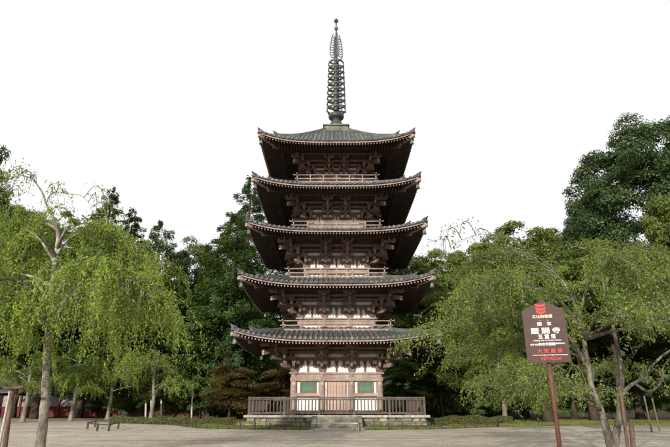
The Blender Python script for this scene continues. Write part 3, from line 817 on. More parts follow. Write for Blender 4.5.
# crown variants (metres, about 16 m tall trees; placed with their own scale)
LB = [(0, 0, 9.5, 5.0, 5.0, 4.6), (-2.6, .6, 7.2, 3.6, 3.4, 3.0), (2.8, -.6, 7.6, 3.5, 3.4, 3.2), (.4, 2.4, 8.0, 3.4, 3.4, 3.2), (.2, -2.7, 7.0, 3.4, 3.2, 2.9), (.6, .3, 12.6, 3.2, 3.2, 3.0)]
LC = [(0, 0, 8.0, 5.4, 5.2, 4.0), (-3.2, -.6, 9.6, 3.3, 3.2, 3.2), (3.0, .8, 8.4, 3.4, 3.2, 3.4), (.8, -2.4, 10.8, 3.0, 3.2, 3.0), (-1.0, 2.4, 11.6, 3.2, 3.2, 3.2), (-.4, -3.4, 6.0, 3.4, 3.0, 2.6), (-.6, 0, 13.4, 2.4, 2.4, 2.2)]
broad_dark, _ = crown_broad(21, LB, 260, 72000, .22, 1.0, mat=m_leaf_dark)
broad_dark2, _ = crown_broad(22, LC, 280, 72000, .22, .95, mat=m_leaf_dark)
broad_mid, _ = crown_broad(23, LC, 260, 66000, .21, .95, mat=m_leaf_mid, yellow=.06)
broad_mid2, _ = crown_broad(24, LB, 240, 62000, .21, 1.0, mat=m_leaf_mid, yellow=.06, brown=.02)
camphor_c, _ = crown_broad(26, LC, 430, 150000, .155, .98, mat=m_leaf_camphor)
camphor_c2, _ = crown_broad(27, LB, 400, 130000, .155, .98, mat=m_leaf_camphor)
LS = [(0, 0, 1.3, 1.9, 1.9, 1.3), (-1.2, .3, 1.0, 1.3, 1.3, 1.0), (1.2, -.2, 1.1, 1.3, 1.3, 1.1), (.2, -.9, .8, 1.3, 1.0, .8)]
shrub_m, _ = crown_broad(28, LS, 70, 9000, .16, .5, mat=m_leaf_mid)
shrub_c, _ = crown_broad(25, LS, 70, 9000, .17, .5, mat=m_leaf_dark)
cypress = crown_conifer(32, 18, 4.2, 1.5, 62000, .25, m_leaf_conifer, .12, .55, 30, 0, .22)
pine_c = crown_conifer(33, 24, 4.3, 2.5, 70000, .26, m_leaf_pine, .14, .70, 36, .05, .42)
tr_broad = trunk_mesh(11, .38, 41, m_bark_dark, .03, 9, 4.2, .3)
tr_con = trunk_mesh(22, .36, 42, m_bark_dark, .006)
tr_cyp = trunk_mesh(16, .36, 44, m_bark_dark, .006)

def by_top(x, ytop, Y, crown_h, wpx, crown_w):
    """ground position and scale so that a tree at depth Y tops out at the photo's silhouette"""
    p = at(x, ytop, Y); w = abs(at(x + wpx, ytop, Y).x - p.x)
    return (p.x, Y, 0), (w / crown_w, w / crown_w, p.z / crown_h)

TREES = [  # name, label, kind, x, ytop, Y, width px, nominal width
 ("evergreen_tree", "tall dark evergreen rising behind the white barked weeping cherry", "dark2", -16, 112, 38, 96),
 ("cedar_tree", "tall cedar with a thin ragged top standing behind the weeping cherry crown", "pine", 112, 188, 58, 80),
 ("cedar_tree", "dark cedar with short ragged boughs beside the thin topped cedar", "pine", 134, 209, 62, 76),
 ("cypress_tree", "dome topped dark cypress between the ragged cedar and the pagoda", "cypress", 163, 223, 58, 80),
 ("evergreen_tree", "low rounded dark evergreen beside the dome topped cypress", "dark", 192, 243, 64, 90),
 ("cypress_tree", "broad dense cypress next to the second roof of the pagoda", "cypress", 236, 219, 60, 104),
 ("cedar_tree", "tallest cedar with sparse ragged boughs partly behind the pagoda roofs", "pine", 252, 178, 70, 90),
 ("evergreen_tree", "dark round evergreen behind the top of the weeping cherry trunk", "dark2", 70, 214, 56, 120),
 ("evergreen_tree", "dark evergreen filling the gap behind the brown maple", "dark", 212, 262, 66, 110),
 ("evergreen_tree", "dark evergreen far behind the red and white wall", "dark2", 22, 206, 60, 110),
 ("broadleaf_tree", "dense dark broadleaf behind the dome topped cypress and red notice", "dark2", 150, 268, 72, 80),
 ("broadleaf_tree", "green broadleaf close behind the first roof of the pagoda", "mid", 408, 247, 60, 105),
 ("broadleaf_tree", "rounded green tree below the distant hill gap", "mid2", 444, 250, 66, 95),
 ("broadleaf_tree", "low green tree under the gap where the far hill shows", "mid", 474, 258, 62, 90),
 ("broadleaf_tree", "wide yellow green round topped tree beyond the brown information sign", "mid", 524, 222, 46, 150),
 ("camphor_tree", "huge dark evergreen towering highest over the right cherry", "camphor", 650, 124, 44, 180),
 ("camphor_tree", "huge dark evergreen crown joined to the towering one, cut by the picture edge", "camphor2", 700, 118, 48, 140),
 ("evergreen_tree", "dark tree at the foot of the towering evergreen", "camphor2", 588, 204, 47, 92),
 ("evergreen_tree", "lower olive green tree in front of the towering evergreen", "mid2", 668, 196, 37, 110),
 ("evergreen_tree", "dark tree filling behind the information sign post", "dark2", 556, 285, 56, 90),
 ("evergreen_tree", "olive low tree behind the low hedge beside the platform", "mid2", 455, 296, 58, 100),
 ("evergreen_tree", "dark evergreen low behind the prop of the weeping cherry", "dark", 34, 300, 60, 100),
 ("evergreen_tree", "bushy dark evergreen low beside the tall thin topped cedar", "dark2", 108, 300, 66, 100),
 ("evergreen_tree", "bushy evergreen above the red notice and lamp pole", "dark", 186, 310, 68, 90),
 ("evergreen_tree", "small dark evergreen between the two brown maples", "dark2", 262, 300, 72, 90),
 ("evergreen_tree", "low dark evergreen behind the forked cherry trunk", "dark2", 620, 300, 54, 120),
 ("evergreen_tree", "low dark evergreen between the sign post and the hedge", "dark", 515, 318, 60, 100),
 ("evergreen_tree", "low green tree behind the right fence corner", "mid", 425, 318, 64, 90),
 ("evergreen_tree", "low dark evergreen beyond the last cherry limb at the picture edge", "dark", 690, 300, 48, 120),
 ("broadleaf_tree", "yellow green tree leaning on the wide round topped one", "mid2", 566, 232, 50, 110),
 ("evergreen_tree", "dark evergreen at the very edge behind the wooden prop", "dark2", -30, 270, 50, 110),
 ("cypress_tree", "dense cypress hidden mostly behind the pagoda body", "cypress", 318, 235, 72, 80),
 ("evergreen_tree", "dark evergreen hidden mostly behind the pagoda door side", "dark", 372, 262, 70, 80),
]
KIND = {"pine": (pine_c, tr_con, 24, 8.4), "cypress": (cypress, tr_cyp, 18, 8.2), "dark": (broad_dark, tr_broad, 15.6, 12.2),
        "dark2": (broad_dark2, tr_broad, 15.6, 12.6), "camphor": (camphor_c, tr_broad, 15.6, 12.6), "camphor2": (camphor_c2, tr_broad, 15.6, 12.2), "mid": (broad_mid, tr_broad, 15.6, 12.6), "mid2": (broad_mid2, tr_broad, 15.6, 12.2)}
for i, (nm, lab, kd, x, yt, Y, w) in enumerate(TREES):
    cr, tr, h, cw = KIND[kd]; loc, sc = by_top(x, yt, Y, h, w, cw)
    plant(nm, lab, "tree", cr, tr, loc, sc, (i * 1.7) % 6.28)

# dark undergrowth at the forest edge
SHR = [(-13.5, 54.5), (-11.2, 57), (-9.2, 55.5), (-17.5, 57.5), (9.5, 57), (12.5, 59.5), (15.5, 57), (18.8, 60), (22, 57.5), (25, 60), (28.5, 57), (32, 55), (36, 53), (-21, 60), (-24.5, 62), (40, 50)]
for i, (x, y) in enumerate(SHR):
    s = random.uniform(1.0, 1.7)
    plant("shrub", ("olive green leafy bush" if i % 2 else "dark evergreen bush") + " of the undergrowth at the edge of the wood", "shrub", shrub_m if i % 2 else shrub_c, None, (x, y, 0), (s, s, s * random.uniform(.9, 1.3)), random.uniform(0, 6), "undergrowth bushes at the edge of the wood")

# brown maple with layered boughs left of the platform
def maple(seed, spread, h, n_leaf, mat, brown):
    r = np.random.default_rng(seed); C = []; N = []; cl = []; q = MB()
    q.tube([(0, 0, -.1), (.1, 0, 1.2), (-.1, .1, 2.4), (.1, 0, h * .8)], [.17, .14, .11, .04], 9)
    for j in range(46):
        a = r.uniform(0, 2 * np.pi); z = r.uniform(.28, .98) * h; L = spread * (1.12 - .55 * (z / h) ** 2) * r.uniform(.55, 1.05); d = np.array([np.cos(a), np.sin(a), 0])
        m = int(n_leaf / 46); s = r.uniform(.2, 1, m) ** .7; sd = np.array([-d[1], d[0], 0])
        c = (s * L)[:, None] * d + (r.normal(size=m) * .22 * L * (1.1 - s * .5))[:, None] * sd
        c[:, 2] = z + .16 * L * s - .34 * L * s * s + r.normal(size=m) * .07
        C.append(c); N.append(np.array([0, 0, 1.]) + .5 * rand_dirs(m, r)); cl.append(np.full(m, r.uniform(.6, 1.4)))
        q.tube([(0, 0, z * .75), tuple(d * L * .45 + np.array([0, 0, z + .04 * L])), tuple(d * L * .95 + np.array([0, 0, z - .17 * L]))], [.05, .03, .01], 5)
    C = np.concatenate(C); N = np.concatenate(N)
    return np_mesh("crown", leaves(C, N, .16, r, aspect=.8), 4, mat, tint(len(C), r, np.concatenate(cl), hue=.2)), q.mesh("trunk", m_bark_dark, True)
mc, mt = maple(51, 3.4, 6.0, 24000, m_leaf_brown, 0)
plant("maple_tree", "brown leaved maple with layered boughs left of the platform fence", "tree", mc, mt, (-9.3, 48.5, 0), (1.0, 1.0, .82), .4)
plant("maple_tree", "darker brown maple tucked behind the platform fence corner", "tree", mc, mt, (-5.6, 54, 0), (.95, .95, .85), 2.6)
mc2, mt2 = maple(52, 3.0, 6.0, 20000, m_leaf_mid, 0)
plant("garden_tree", "small open green tree with thin stems right behind the platform", "tree", mc2, mt2, (6.6, 53, 0), (1.0, 1.0, .95), 1.2)
plant("garden_tree", "taller feathery green tree beside the first roof's corner", "tree", mc2, mt2, (10.6, 54.5, 0), (1.15, 1.15, 1.6), 3.2)
plant("garden_tree", "small green maple by the pale lamp pole and red notice", "tree", mc2, mt2, (-16.6, 53, 0), (.9, .9, .85), 4.1)

# ------------------------------------------------------------------ weeping cherries
def smooth_path(P, n=6):
    P = [Vector(p) for p in P]; out = []
    for i in range(len(P) - 1):
        a, b, c, d = P[max(i - 1, 0)], P[i], P[i + 1], P[min(i + 2, len(P) - 1)]
        for k in range(n):
            t = k / n; out.append(.5 * ((2 * b) + (c - a) * t + (2 * a - 5 * b + 4 * c - d) * t * t + (3 * b - a - 3 * c + d) * t ** 3))
    out.append(P[-1]); return out
def weeping(name, label, base, trunk, limbs, seed, n_branch, strands, z_min, reach, leaf_size, per_m, extra=10, mat=m_leaf_cherry, bare=0, brown=.05, group=None, rise=(.3, .9), start=(.38, .85), slen=(.5, 2.0), sdrift=(.1, .7), sparse=14, skin=m_bark_pale, clear=False):
    """trunk / limbs: lists of (points, r0, r1) in world space; hanging leafy strands grow from arching branches"""
    r = np.random.default_rng(seed); rr = random.Random(seed)
    root = tag(empty(name, base), label, "tree", group); B = Vector(base)
    def put(nm, pts, r0, r1, mat_, n=10, k=6):
        pts = [p - B for p in smooth_path(pts, k)]; m = len(pts)
        rad = [(r0 + (r1 - r0) * (i / (m - 1)) ** .72) * (1 + .06 * math.sin(i * 1.9)) for i in range(m)]
        if nm == "trunk" and n == 12 and pts[0].z < 0: rad[0] *= 1.45; rad[1] *= 1.18; rad[2] *= 1.06      # root flare
        q = MB(); q.tube(pts, rad, n); o = q.build(nm, mat_, root, smooth=True); return [p + B for p in pts]
    tp = []
    for (pts, r0, r1) in trunk: tp.append(put("trunk", pts, r0, r1, skin, 12))
    lp = []
    for (pts, r0, r1) in limbs: lp.append(put("limb", pts, r0, r1, skin, 8))
    main = tp[0]
    for j in range(extra):                           # limbs all round
        p = main[int(len(main) * rr.uniform(*start))]; a = 2 * math.pi * (j + rr.uniform(-.3, .3)) / extra; L = reach * rr.uniform(.5, .85)
        d = Vector((math.cos(a), math.sin(a), 0)); h = rr.uniform(*rise)
        lp.append(put("limb", [p, p + d * L * .3 + Vector((0, 0, h * .7)), p + d * L * .65 + Vector((0, 0, h)), p + d * L + Vector((0, 0, h * .35))], .07, .02, skin, 7, 4))
    tw = MB(); C = []; AL = []; CL = []
    pool = [(p, l[min(i + 1, len(l) - 1)] - l[max(i - 1, 0)]) for l in lp[bare:] for i, p in enumerate(l) if i > len(l) * .3]
    axis = Vector((main[-1].x, main[-1].y, 0))
    pool_b = [(p, p) for l in lp[:bare] for i, p in enumerate(l) if i > len(l) * .25] or pool
    dens = per_m
    for j in range(n_branch + (sparse if bare else 0)):
        thin = j >= n_branch; per_m = dens * .5 if thin else dens * rr.choice((.25, .6, 1.0, 1.3, 1.7))
        p, d = (pool_b if thin else pool)[rr.randrange(len(pool_b if thin else pool))]; out = Vector((p.x - axis.x, p.y - axis.y, 0))
        out = out.normalized() if out.length > .3 else Vector((rr.uniform(-1, 1), rr.uniform(-1, 1), 0)).normalized()
        a = rr.gauss(0, .8); d = Matrix.Rotation(a, 3, 'Z') @ out
        if clear and d.y < -.3 and abs(p.x - B.x) < .6 and p.y < B.y + .3: continue
        L = reach * rr.uniform(.15, .42) * (.5 if thin else 1); h = rr.uniform(.1, .55)
        cv = smooth_path([p, p + d * L * .4 + Vector((0, 0, h * .8)), p + d * L * .8 + Vector((0, 0, h * .5)), p + d * L * 1.05 + Vector((0, 0, -h * .8))], 4)
        tw.tube([q - B for q in cv], [.016 + (.007 - .016) * i / (len(cv) - 1) for i in range(len(cv))], 4, False)
        shade = rr.uniform(.75, 1.25)
        for s in range(3 if thin else strands):
            q = cv[rr.randrange(3, len(cv))]; ln = rr.uniform(*slen) * (.5 + .5 * rr.random()); ln = min(ln, max(.25, q.z - z_min - rr.uniform(0, .9)))
            drift = d * rr.uniform(*sdrift) * ln + Vector((rr.uniform(-.3, .3), rr.uniform(-.3, .3), rr.uniform(-.1, .2))) * ln; m = 7
            pts = [q + drift * (1 - (1 - i / m) ** 2) + Vector((.03 * math.sin(i + s), .03 * math.cos(i * 1.3 + s), .12 * math.sin(math.pi * i / m) * ln * .4 - ln * (i / m) ** 1.25)) for i in range(m + 1)]
            tw.tube([x - B for x in pts], [.007 - .004 * i / m for i in range(m + 1)], 3, False)
            P = np.array([tuple(x - B) for x in pts]); n = max(4, int(ln * per_m)); t = r.uniform(0, 1, n) ** .85 * m; i0 = np.minimum(t.astype(int), m - 1); f = (t - i0)[:, None]
            c = P[i0] * (1 - f) + P[i0 + 1] * f + r.normal(size=(n, 3)) * .055; C.append(c)
            AL.append(np.tile(np.array([0, 0, -1.0]), (n, 1)) + .8 * rand_dirs(n, r)); CL.append(np.full(n, shade * rr.uniform(.85, 1.15)))
        n = int(len(cv) * (2 if thin else 6)); ii = r.integers(1, len(cv), n); C.append(np.array([tuple(cv[k] - B) for k in ii]) + r.normal(size=(n, 3)) * .12); AL.append(rand_dirs(n, r)); CL.append(np.full(n, shade))
    C = np.concatenate(C); AL = np.concatenate(AL); n = len(C)
    N = rand_dirs(n, r) + np.array([-.25, -.5, .45])
    me = np_mesh("crown", leaves(C, N, leaf_size, r, aspect=.5, along=AL), 4, mat, tint(n, r, np.concatenate(CL), amp=.25, hue=.14, yellow=.05, brown=brown))
    link("crown", me, root); tag(tw.build("twigs", m_twig, root), kind="stuff")
    return root, n

YL = 16.0
def A(x, y, Y=YL): return at(x, y, Y)
bl = A(39, 455, YL); bl.z = 0
trk = [bl - Vector((0, 0, .1)), A(41, 440), A(45, 400), A(47, 350, 16.0), A(51, 300, 16.1), A(55, 262, 16.2), A(58, 236, 16.2), A(54, 220, 16.1), A(46, 204, 16)]
limbsL = [
 ([A(46, 204), A(42, 192), A(33, 180), A(24, 176), A(14, 177), A(4, 184), A(-4, 198)], .035, .008),
 ([A(46, 204), A(50, 195), A(58, 192), A(70, 194), A(82, 196), A(93, 208)], .028, .006),
 ([A(48, 345, 16), A(57, 318, 15.6), A(68, 296, 15.2), A(80, 278, 14.8), A(98, 276, 14.5), A(118, 284, 14.4), A(138, 306, 14.3)], .10, .02),
 ([A(52, 300, 16.1), A(70, 276, 16.6), A(90, 272, 17.2), A(110, 280, 17.8), A(134, 300, 18.4)], .08, .02),
 ([A(56, 255, 16.2), A(68, 240, 16.2), A(82, 234, 16), A(98, 244, 15.7)], .06, .015),
 ([A(46, 322, 16), A(32, 308, 15.8), A(20, 314, 15.4), A(4, 318, 15), A(-12, 330, 14.8)], .05, .02),
 ([A(48, 300, 16), A(36, 282, 16.4), A(18, 268, 16.8), A(-6, 266, 17.2)], .06, .02),
 ([A(54, 262, 16.2), A(40, 240, 16.3), A(22, 228, 16.5), A(4, 232, 16.8)], .05, .02),
 ([A(50, 310, 16.1), A(62, 290, 17.0), A(80, 276, 18.2), A(104, 280, 19.2)], .07, .02),
]
weeping("weeping_cherry", "weeping cherry with pale bark and bright hanging leaves beside the wooden prop", bl, [(trk, .175, .03)], limbsL, 61, 195, 8, 2.05, 3.5, .085, 38, 8, brown=.012, bare=2, clear=True, slen=(.4, 2.4), start=(.3, .85))

YR = 17.0
def AR(x, y, Y=YR): return at(x, y, Y)
br = AR(613, 462); br.z = 0
trkR = [br - Vector((0, 0, .1)), AR(611, 447), AR(606, 428), AR(600, 408), AR(592, 388), AR(588, 365, 16.9), AR(583, 335, 16.8), AR(578, 312, 16.8)]
trkR2 = [AR(613, 452), AR(616, 436), AR(619, 415), AR(620, 396), AR(622, 376, 17.2), AR(618, 350, 17.4), AR(612, 322, 17.6), AR(606, 296, 17.8)]
limbsR = [
 ([AR(560, 272, 18), AR(530, 252, 17.8), AR(506, 238, 17.4), AR(484, 234, 17), AR(462, 240, 16.8), AR(450, 250, 16.7)], .02, .004),
 ([AR(620, 396), AR(630, 386, 16.7), AR(642, 378, 16.4), AR(652, 366, 16.1), AR(666, 353, 15.8), AR(690, 340, 15.5)], .07, .025),
 ([AR(636, 384, 16.6), AR(648, 391, 16.3), AR(660, 384, 16.1), AR(664, 366, 16), AR(674, 356, 15.9)], .045, .02),
 ([AR(596, 398), AR(586, 392, 16.5), AR(574, 388, 16.1), AR(566, 374, 15.8), AR(556, 366, 15.5), AR(545, 372, 15.3)], .035, .012),
 ([AR(594, 392), AR(582, 380, 16.3), AR(572, 362, 15.9), AR(566, 346, 15.7)], .03, .01),
 ([AR(588, 368, 16.9), AR(570, 338, 17.2), AR(548, 322, 17.4), AR(520, 316, 17.6), AR(490, 322, 17.6), AR(462, 334, 17.6)], .07, .015),
 ([AR(583, 335, 16.8), AR(565, 306, 16.2), AR(540, 290, 15.8), AR(512, 288, 15.4), AR(486, 300, 15.2)], .06, .015),
 ([AR(578, 312, 16.8), AR(566, 286, 17.2), AR(548, 268, 17.6), AR(524, 258, 18), AR(500, 262, 18.2)], .055, .015),
 ([AR(606, 296, 17.8), AR(600, 270, 18), AR(590, 252, 18.2), AR(574, 246, 18.4)], .05, .015),
 ([AR(612, 322, 17.6), AR(628, 296, 17.4), AR(646, 282, 17), AR(668, 280, 16.6)], .05, .015),
 ([AR(580, 318, 16.8), AR(586, 290, 16.4), AR(598, 270, 16), AR(616, 262, 15.6)], .05, .015),
 ([AR(588, 360, 17), AR(566, 352, 18), AR(536, 345, 19), AR(506, 350, 20), AR(470, 356, 20.4)], .05, .015),
]
weeping("weeping_cherry", "weeping cherry with forked pale trunk beside the brown information sign", br, [(trkR, .16, .05), (trkR2, .13, .045)], limbsR, 62, 235, 8, 2.7, 4.8, .08, 32, 8, brown=.02, bare=5, skin=m_bark_mid, mat=m_leaf_cherry2, slen=(.3, 1.5), sdrift=(.2, 1.0), sparse=18)

# smaller weeping cherries further back
def far_cherry(label, x, yb, h, reach, seed, z_min, dens=15):
    g0 = gnd(x, yb); rr = random.Random(seed)
    t = [g0 - Vector((0, 0, .1)), g0 + Vector((.1, 0, h * .3)), g0 + Vector((-.1, .1, h * .6)), g0 + Vector((.15, 0, h * .85))]
    weeping("weeping_cherry", label, g0, [(t, .22, .08)], [([t[2], t[3], t[3] + Vector((0, 0, h * .12))], .07, .03)], seed, 60, 7, z_min, reach, .14, dens, 10, brown=.01)
far_cherry("smaller weeping cherry standing before the red and white wall", 70, 421, 6.8, 4.2, 71, 1.6)
far_cherry("smaller weeping cherry with a pale stout trunk behind the low rail enclosure", 107, 420.5, 7.2, 4.6, 72, 1.8)
far_cherry("smaller weeping cherry beside the white tree stakes", 150, 421.5, 6.2, 3.8, 73, 1.7)
far_cherry("smaller weeping cherry shading the wall behind the wooden prop", 22, 422, 7.0, 4.4, 74, 1.8)
far_cherry("smaller weeping cherry beyond the brown information sign", 505, 424.5, 6.6, 4.2, 75, 2.0)

# ------------------------------------------------------------------ information sign
YS = 8.0
sl_, sr_ = at(525.6, 340, YS), at(567.0, 340, YS); sc_ = (sl_ + sr_) / 2
yaw = R(-16); SW = (sr_.x - sl_.x) / math.cos(yaw) * .93
ztop, zsh, zbot = at(543, 300.5, YS).z, at(544, 310.5, YS).z, at(547, 362.5, YS).z
HB = ztop - zbot; hs = zsh - zbot
sign = tag(empty("information_sign", (sc_.x, YS, 0), yaw), "brown pointed information sign with white and red lettering on a rusty post", "sign")
q = MB(); w = SW / 2; V = []
for y in (-.018, .018):
    for (x, z) in ((-w, 0), (w, 0), (w, hs), (0, HB), (-w, hs)): V.append((x, y, zbot + z))
q.poly(V, [(0, 1, 2, 3, 4), (9, 8, 7, 6, 5)] + [(j, i, 5 + i, 5 + j) for i, j in ((0, 1), (1, 2), (2, 3), (3, 4), (4, 0))])
board = q.build("board", m_signb, sign)
q = MB(); q.tube([(0, .058, -.2), (0, .058, zbot + HB * .85)], .033, 14); q.build("post", m_post, sign, smooth=True)
q = MB()
for z in (zbot + .1, zbot + hs * .8): q.box((0, .058, z), (.16, .09, .04))
q.build("clamp", m_post, sign)
PXM = SW / 41.5                                      # metres per photo pixel on the board
def bx(px): return (px - 546.3) * PXM
def bz(py): return zbot + (362.5 - py) * HB / 62.0
def text(body, px, py, hpx, wpx, mat, bold=.012, name="lettering"):
    cu = bpy.data.curves.new(name, 'FONT'); cu.body = body; cu.align_x = 'CENTER'; cu.align_y = 'CENTER'; cu.size = 1.0; cu.extrude = .0
    t = bpy.data.objects.new(name, cu); COL.objects.link(t)
    dg = bpy.context.evaluated_depsgraph_get(); me = bpy.data.meshes.new_from_object(t.evaluated_get(dg)); bpy.data.objects.remove(t)
    co = np.empty(len(me.vertices) * 3, np.float32); me.vertices.foreach_get("co", co); co = co.reshape(-1, 3); fs = [tuple(p.vertices) for p in me.polygons]
    lo, hi = co.min(0), co.max(0); c = (lo + hi) / 2; k = np.array([wpx * PXM / (hi[0] - lo[0]), hpx * PXM / (hi[1] - lo[1])]); q = MB()
    for n, (dx, dy) in enumerate(((0, 0), (1, 0), (-1, 0), (0, 1), (0, -1))):      # heavy strokes: the outline laid a hair beside itself
        q.poly([((x - c[0] + dx * bold) * k[0], -.0003 * n, (y - c[1] + dy * bold) * k[1]) for x, y, _ in co], fs)
    q.build(name, mat, board, (bx(px), -.0205, bz(py)))
text("文化財愛護", 545.0, 317.0, 3.4, 20, m_cream, .014)
text("国　宝", 546.2, 324.4, 3.6, 13.5, m_white, .014)
text("醍 醐 寺", 546.6, 331.3, 6.2, 28, m_white, .014)
text("五 重 塔", 547.2, 337.2, 4.6, 17, m_white, .014)
text("DAIGOJI THE 5 STORIED PAGODA", 547.3, 341.2, 1.5, 27, m_white, .014)
text("所有 宗教", 534.2, 345.0, 1.9, 8, m_white, .014); text("真言宗醍醐", 546.3, 344.6, 2.9, 16, m_white, .014); text("醍醐派総本山", 559.2, 344.3, 1.6, 8.6, m_white, .014)
text("火 気 厳 禁", 548.3, 351.2, 4.2, 24, m_red, .014)
text("HITACHI", 548.6, 358.8, 3.0, 18.5, m_red, .014)
q = MB(); q.box((bx(548), -.0205, bz(355.3)), (33.5 * PXM, .004, .42 * PXM * 1.6)); q.build("rule", m_line, board)
q = MB()                                             # red emblem of three stacked winged bars
for j, (y0, hw_) in enumerate(((304.2, 5.0), (308.0, 4.8), (311.2, 4.6))):
    pts = [(-hw_, -.6), (-hw_ * .55, .5), (0, .9), (hw_ * .55, .5), (hw_, -.6), (hw_ * .96, 2.0), (hw_ * .5, 2.9), (0, 3.0 if j < 2 else 3.6), (-hw_ * .5, 2.9), (-hw_ * .96, 2.0)]
    q.poly([(bx(544.3 + a), -.0205 - .0002 * j, bz(y0 + b_)) for a, b_ in pts], [tuple(range(10))])
q.build("emblem", m_red, board)
for zz in (zbot + .1, zbot + hs * .8):
    for sx in (-.055, .055): MB().lathe([(.009, 0), (.009, .006), (.004, .009)], 10).build("bolt", m_birch, board).matrix_local = Matrix.Translation((sx, -.018, zz)) @ Matrix.Rotation(R(90), 4, 'X')

# ------------------------------------------------------------------ wooden prop by the left cherry
def bar_thing(name, label, cat, pieces, mat, group=None, base=None):
    """pieces: (part name, p, q, r0, r1)"""
    B = Vector(base) if base is not None else Vector((pieces[0][1].x, pieces[0][1].y, 0)); o = tag(empty(name, B), label, cat, group)
    for nm, p, q_, r0, r1, *mm in pieces:
        m = MB(); k = 6; pts = [Vector(p).lerp(Vector(q_), i / k) - B for i in range(k + 1)]
        m.tube(pts, [r0 + (r1 - r0) * i / k for i in range(k + 1)], 9); m.build(nm, mm[0] if mm else mat, o, smooth=True)
    return o
YP = 15.2
p0 = at(5.5, 450, YP); p0.z = -.05; p1 = at(12.5, 389, YP)
bar_thing("wooden_prop", "T shaped brown timber prop under the white barked weeping cherry", "prop",
          [("post", p0, p1, .068, .058), ("crossbar", at(3.5, 388.5, YP), at(23.5, 387, YP - .2), .045, .04, m_prop)], m_prop)
p0 = at(-2, 452, YP + .8); p0.z = -.05
bar_thing("wooden_prop", "thin slanting grey prop leaning on the T shaped one", "prop", [("post", p0, at(10, 391, YP + .25), .035, .03)], m_birch)
YQ = 16.6
p0 = at(629, 458, YQ); p0.z = -.05
bar_thing("wooden_prop", "long thin pole propping the limb of the forked cherry", "prop", [("post", p0, at(620.5, 390, YQ), .05, .045), ("crossbar", at(617.5, 389, YQ), at(628, 393.5, YQ), .04, .04)], m_prop)
p0 = at(634, 458, YQ); p0.z = -.05
bar_thing("wooden_prop", "short stout stake beside the long propping pole", "prop", [("post", p0, at(631, 423, YQ), .075, .07)], m_prop)
for xa, ya, xb, yb, lab in ((652, 432, 644, 396, "pale leaning pole in the shade behind the forked cherry"), (660, 431, 652, 398, "second pale leaning pole crossing the shade behind the forked cherry")):
    p0 = gnd(xa, ya); p0.z = -.05; bar_thing("wooden_prop", lab, "prop", [("post", p0, at(xb, yb, p0.y + .3), .05, .045)], m_twig)
# white tree stakes and lamp pole
for xa, y0, y1, lab in ((145.5, 421.5, 402, "white stake with a grey top left of the small cherry"), (150.8, 421, 399, "white wrapped stake against the small cherry trunk"), (161, 420.5, 399, "white stake nearest the lamp pole")):
    p = gnd(xa, y0); top = at(xa + .5, y1, p.y); p.z = -.05
    bar_thing("tree_stake", lab, "stake", [("post", p, top, .085, .075), ("tie", top - Vector((.0, 0, .12)), top + Vector((0, 0, .02)), .1, .1, m_dark)], m_birch)
p = gnd(191.5, 420.5); top = at(192.8, 384, p.y); p.z = -.05
bar_thing("lamp_pole", "slim pale pole with a small lamp by the earth bank", "lamp pole", [("pole", p, top, .085, .06), ("arm", top - Vector((0, 0, .2)), top + Vector((-.45, 0, .0)), .03, .03), ("lamp_head", top + Vector((-.45, 0, .04)), top + Vector((-.45, 0, -.22)), .08, .14)], m_birch)
# red topped notice
p = gnd(204, 420); nt = tag(empty("notice_board", (p.x, p.y, 0)), "small dark notice board with a red top strip by the earth bank", "notice")
q = MB()
for sx in (-1, 1): q.box((sx * .36, 0, .55), (.07, .07, 1.15))
q.build("legs", m_dark, nt); q = MB(); q.box((0, -.05, .62), (.92, .04, .8)); q.build("board", m_dark, nt); q = MB(); q.box((0, -.053, 1.12), (.96, .05, .18)); q.build("top_strip", m_redwall, nt)

# low rail enclosure round a tree plot
ro = gnd(102, 429); enc = tag(empty("low_rail", (ro.x, ro.y, 0)), "low dark rail enclosure on short posts standing on the gravel", "rail")
pts = [gnd(87.3, 429.0) - ro, gnd(97, 431.2) - ro, gnd(108.5, 431.2) - ro, gnd(118, 428.8) - ro, gnd(110, 426.8) - ro, gnd(95, 426.8) - ro]
for i, p in enumerate(pts):
    MB().box((p.x, p.y, .2), (.09, .09, .46)).build("post", m_dark, enc)
    n = pts[(i + 1) % 6]; q = MB(); q.beam(Vector((p.x, p.y, .36)), Vector((n.x, n.y, .36)), .05, .06); q.build("rail", m_dark, enc)

# low fences along the lawn, barrier before the steps
def low_fence(label, line, h, step):
    o = tag(empty("low_fence", (line[0][0], line[0][1], 0)), label, "fence"); B = Vector((line[0][0], line[0][1], 0))
    for i in range(len(line) - 1):
        a, b_ = Vector((*line[i], 0)) - B, Vector((*line[i + 1], 0)) - B; n = max(1, round((b_ - a).length / step))
        for j in range(n + (i == len(line) - 2)):
            p = a.lerp(b_, j / n); MB().tube([(p.x, p.y, -.03), (p.x + random.uniform(-.02, .02), p.y, h * random.uniform(.95, 1.12))], .035, 7).build("post", m_dark, o)
        for z in (h * .45, h * .85):
            q = MB(); q.tube([(a.x, a.y, z), tuple((a + b_) / 2 + Vector((0, 0, z - .03))), (b_.x, b_.y, z)], .014, 5); q.build("rail", m_dark, o)
low_fence("low dark stake fence along the lawn left of the stone steps", [g2(176, 421.5), g2(174, 425.3), g2(196, 428.4), g2(240, 429.6), g2(300, 430.3)], .42, .95)
low_fence("low dark stake fence along the lawn right of the stone steps", [g2(360, 430.3), g2(430, 429.4), g2(497, 427.2), g2(499, 422.5)], .42, .95)
pa, pb = gnd(314, 431), gnd(355, 431); br_ = tag(empty("low_barrier", (pa + pb) / 2), "low barrier of one pale rail on two short posts before the stone steps", "barrier")
hw_ = (pb.x - pa.x) / 2; hz = at(335, 424, pa.y).z
for sx in (-1, 1): MB().box((sx * hw_, 0, hz / 2), (.08, .08, hz)).build("post", m_stone, br_)
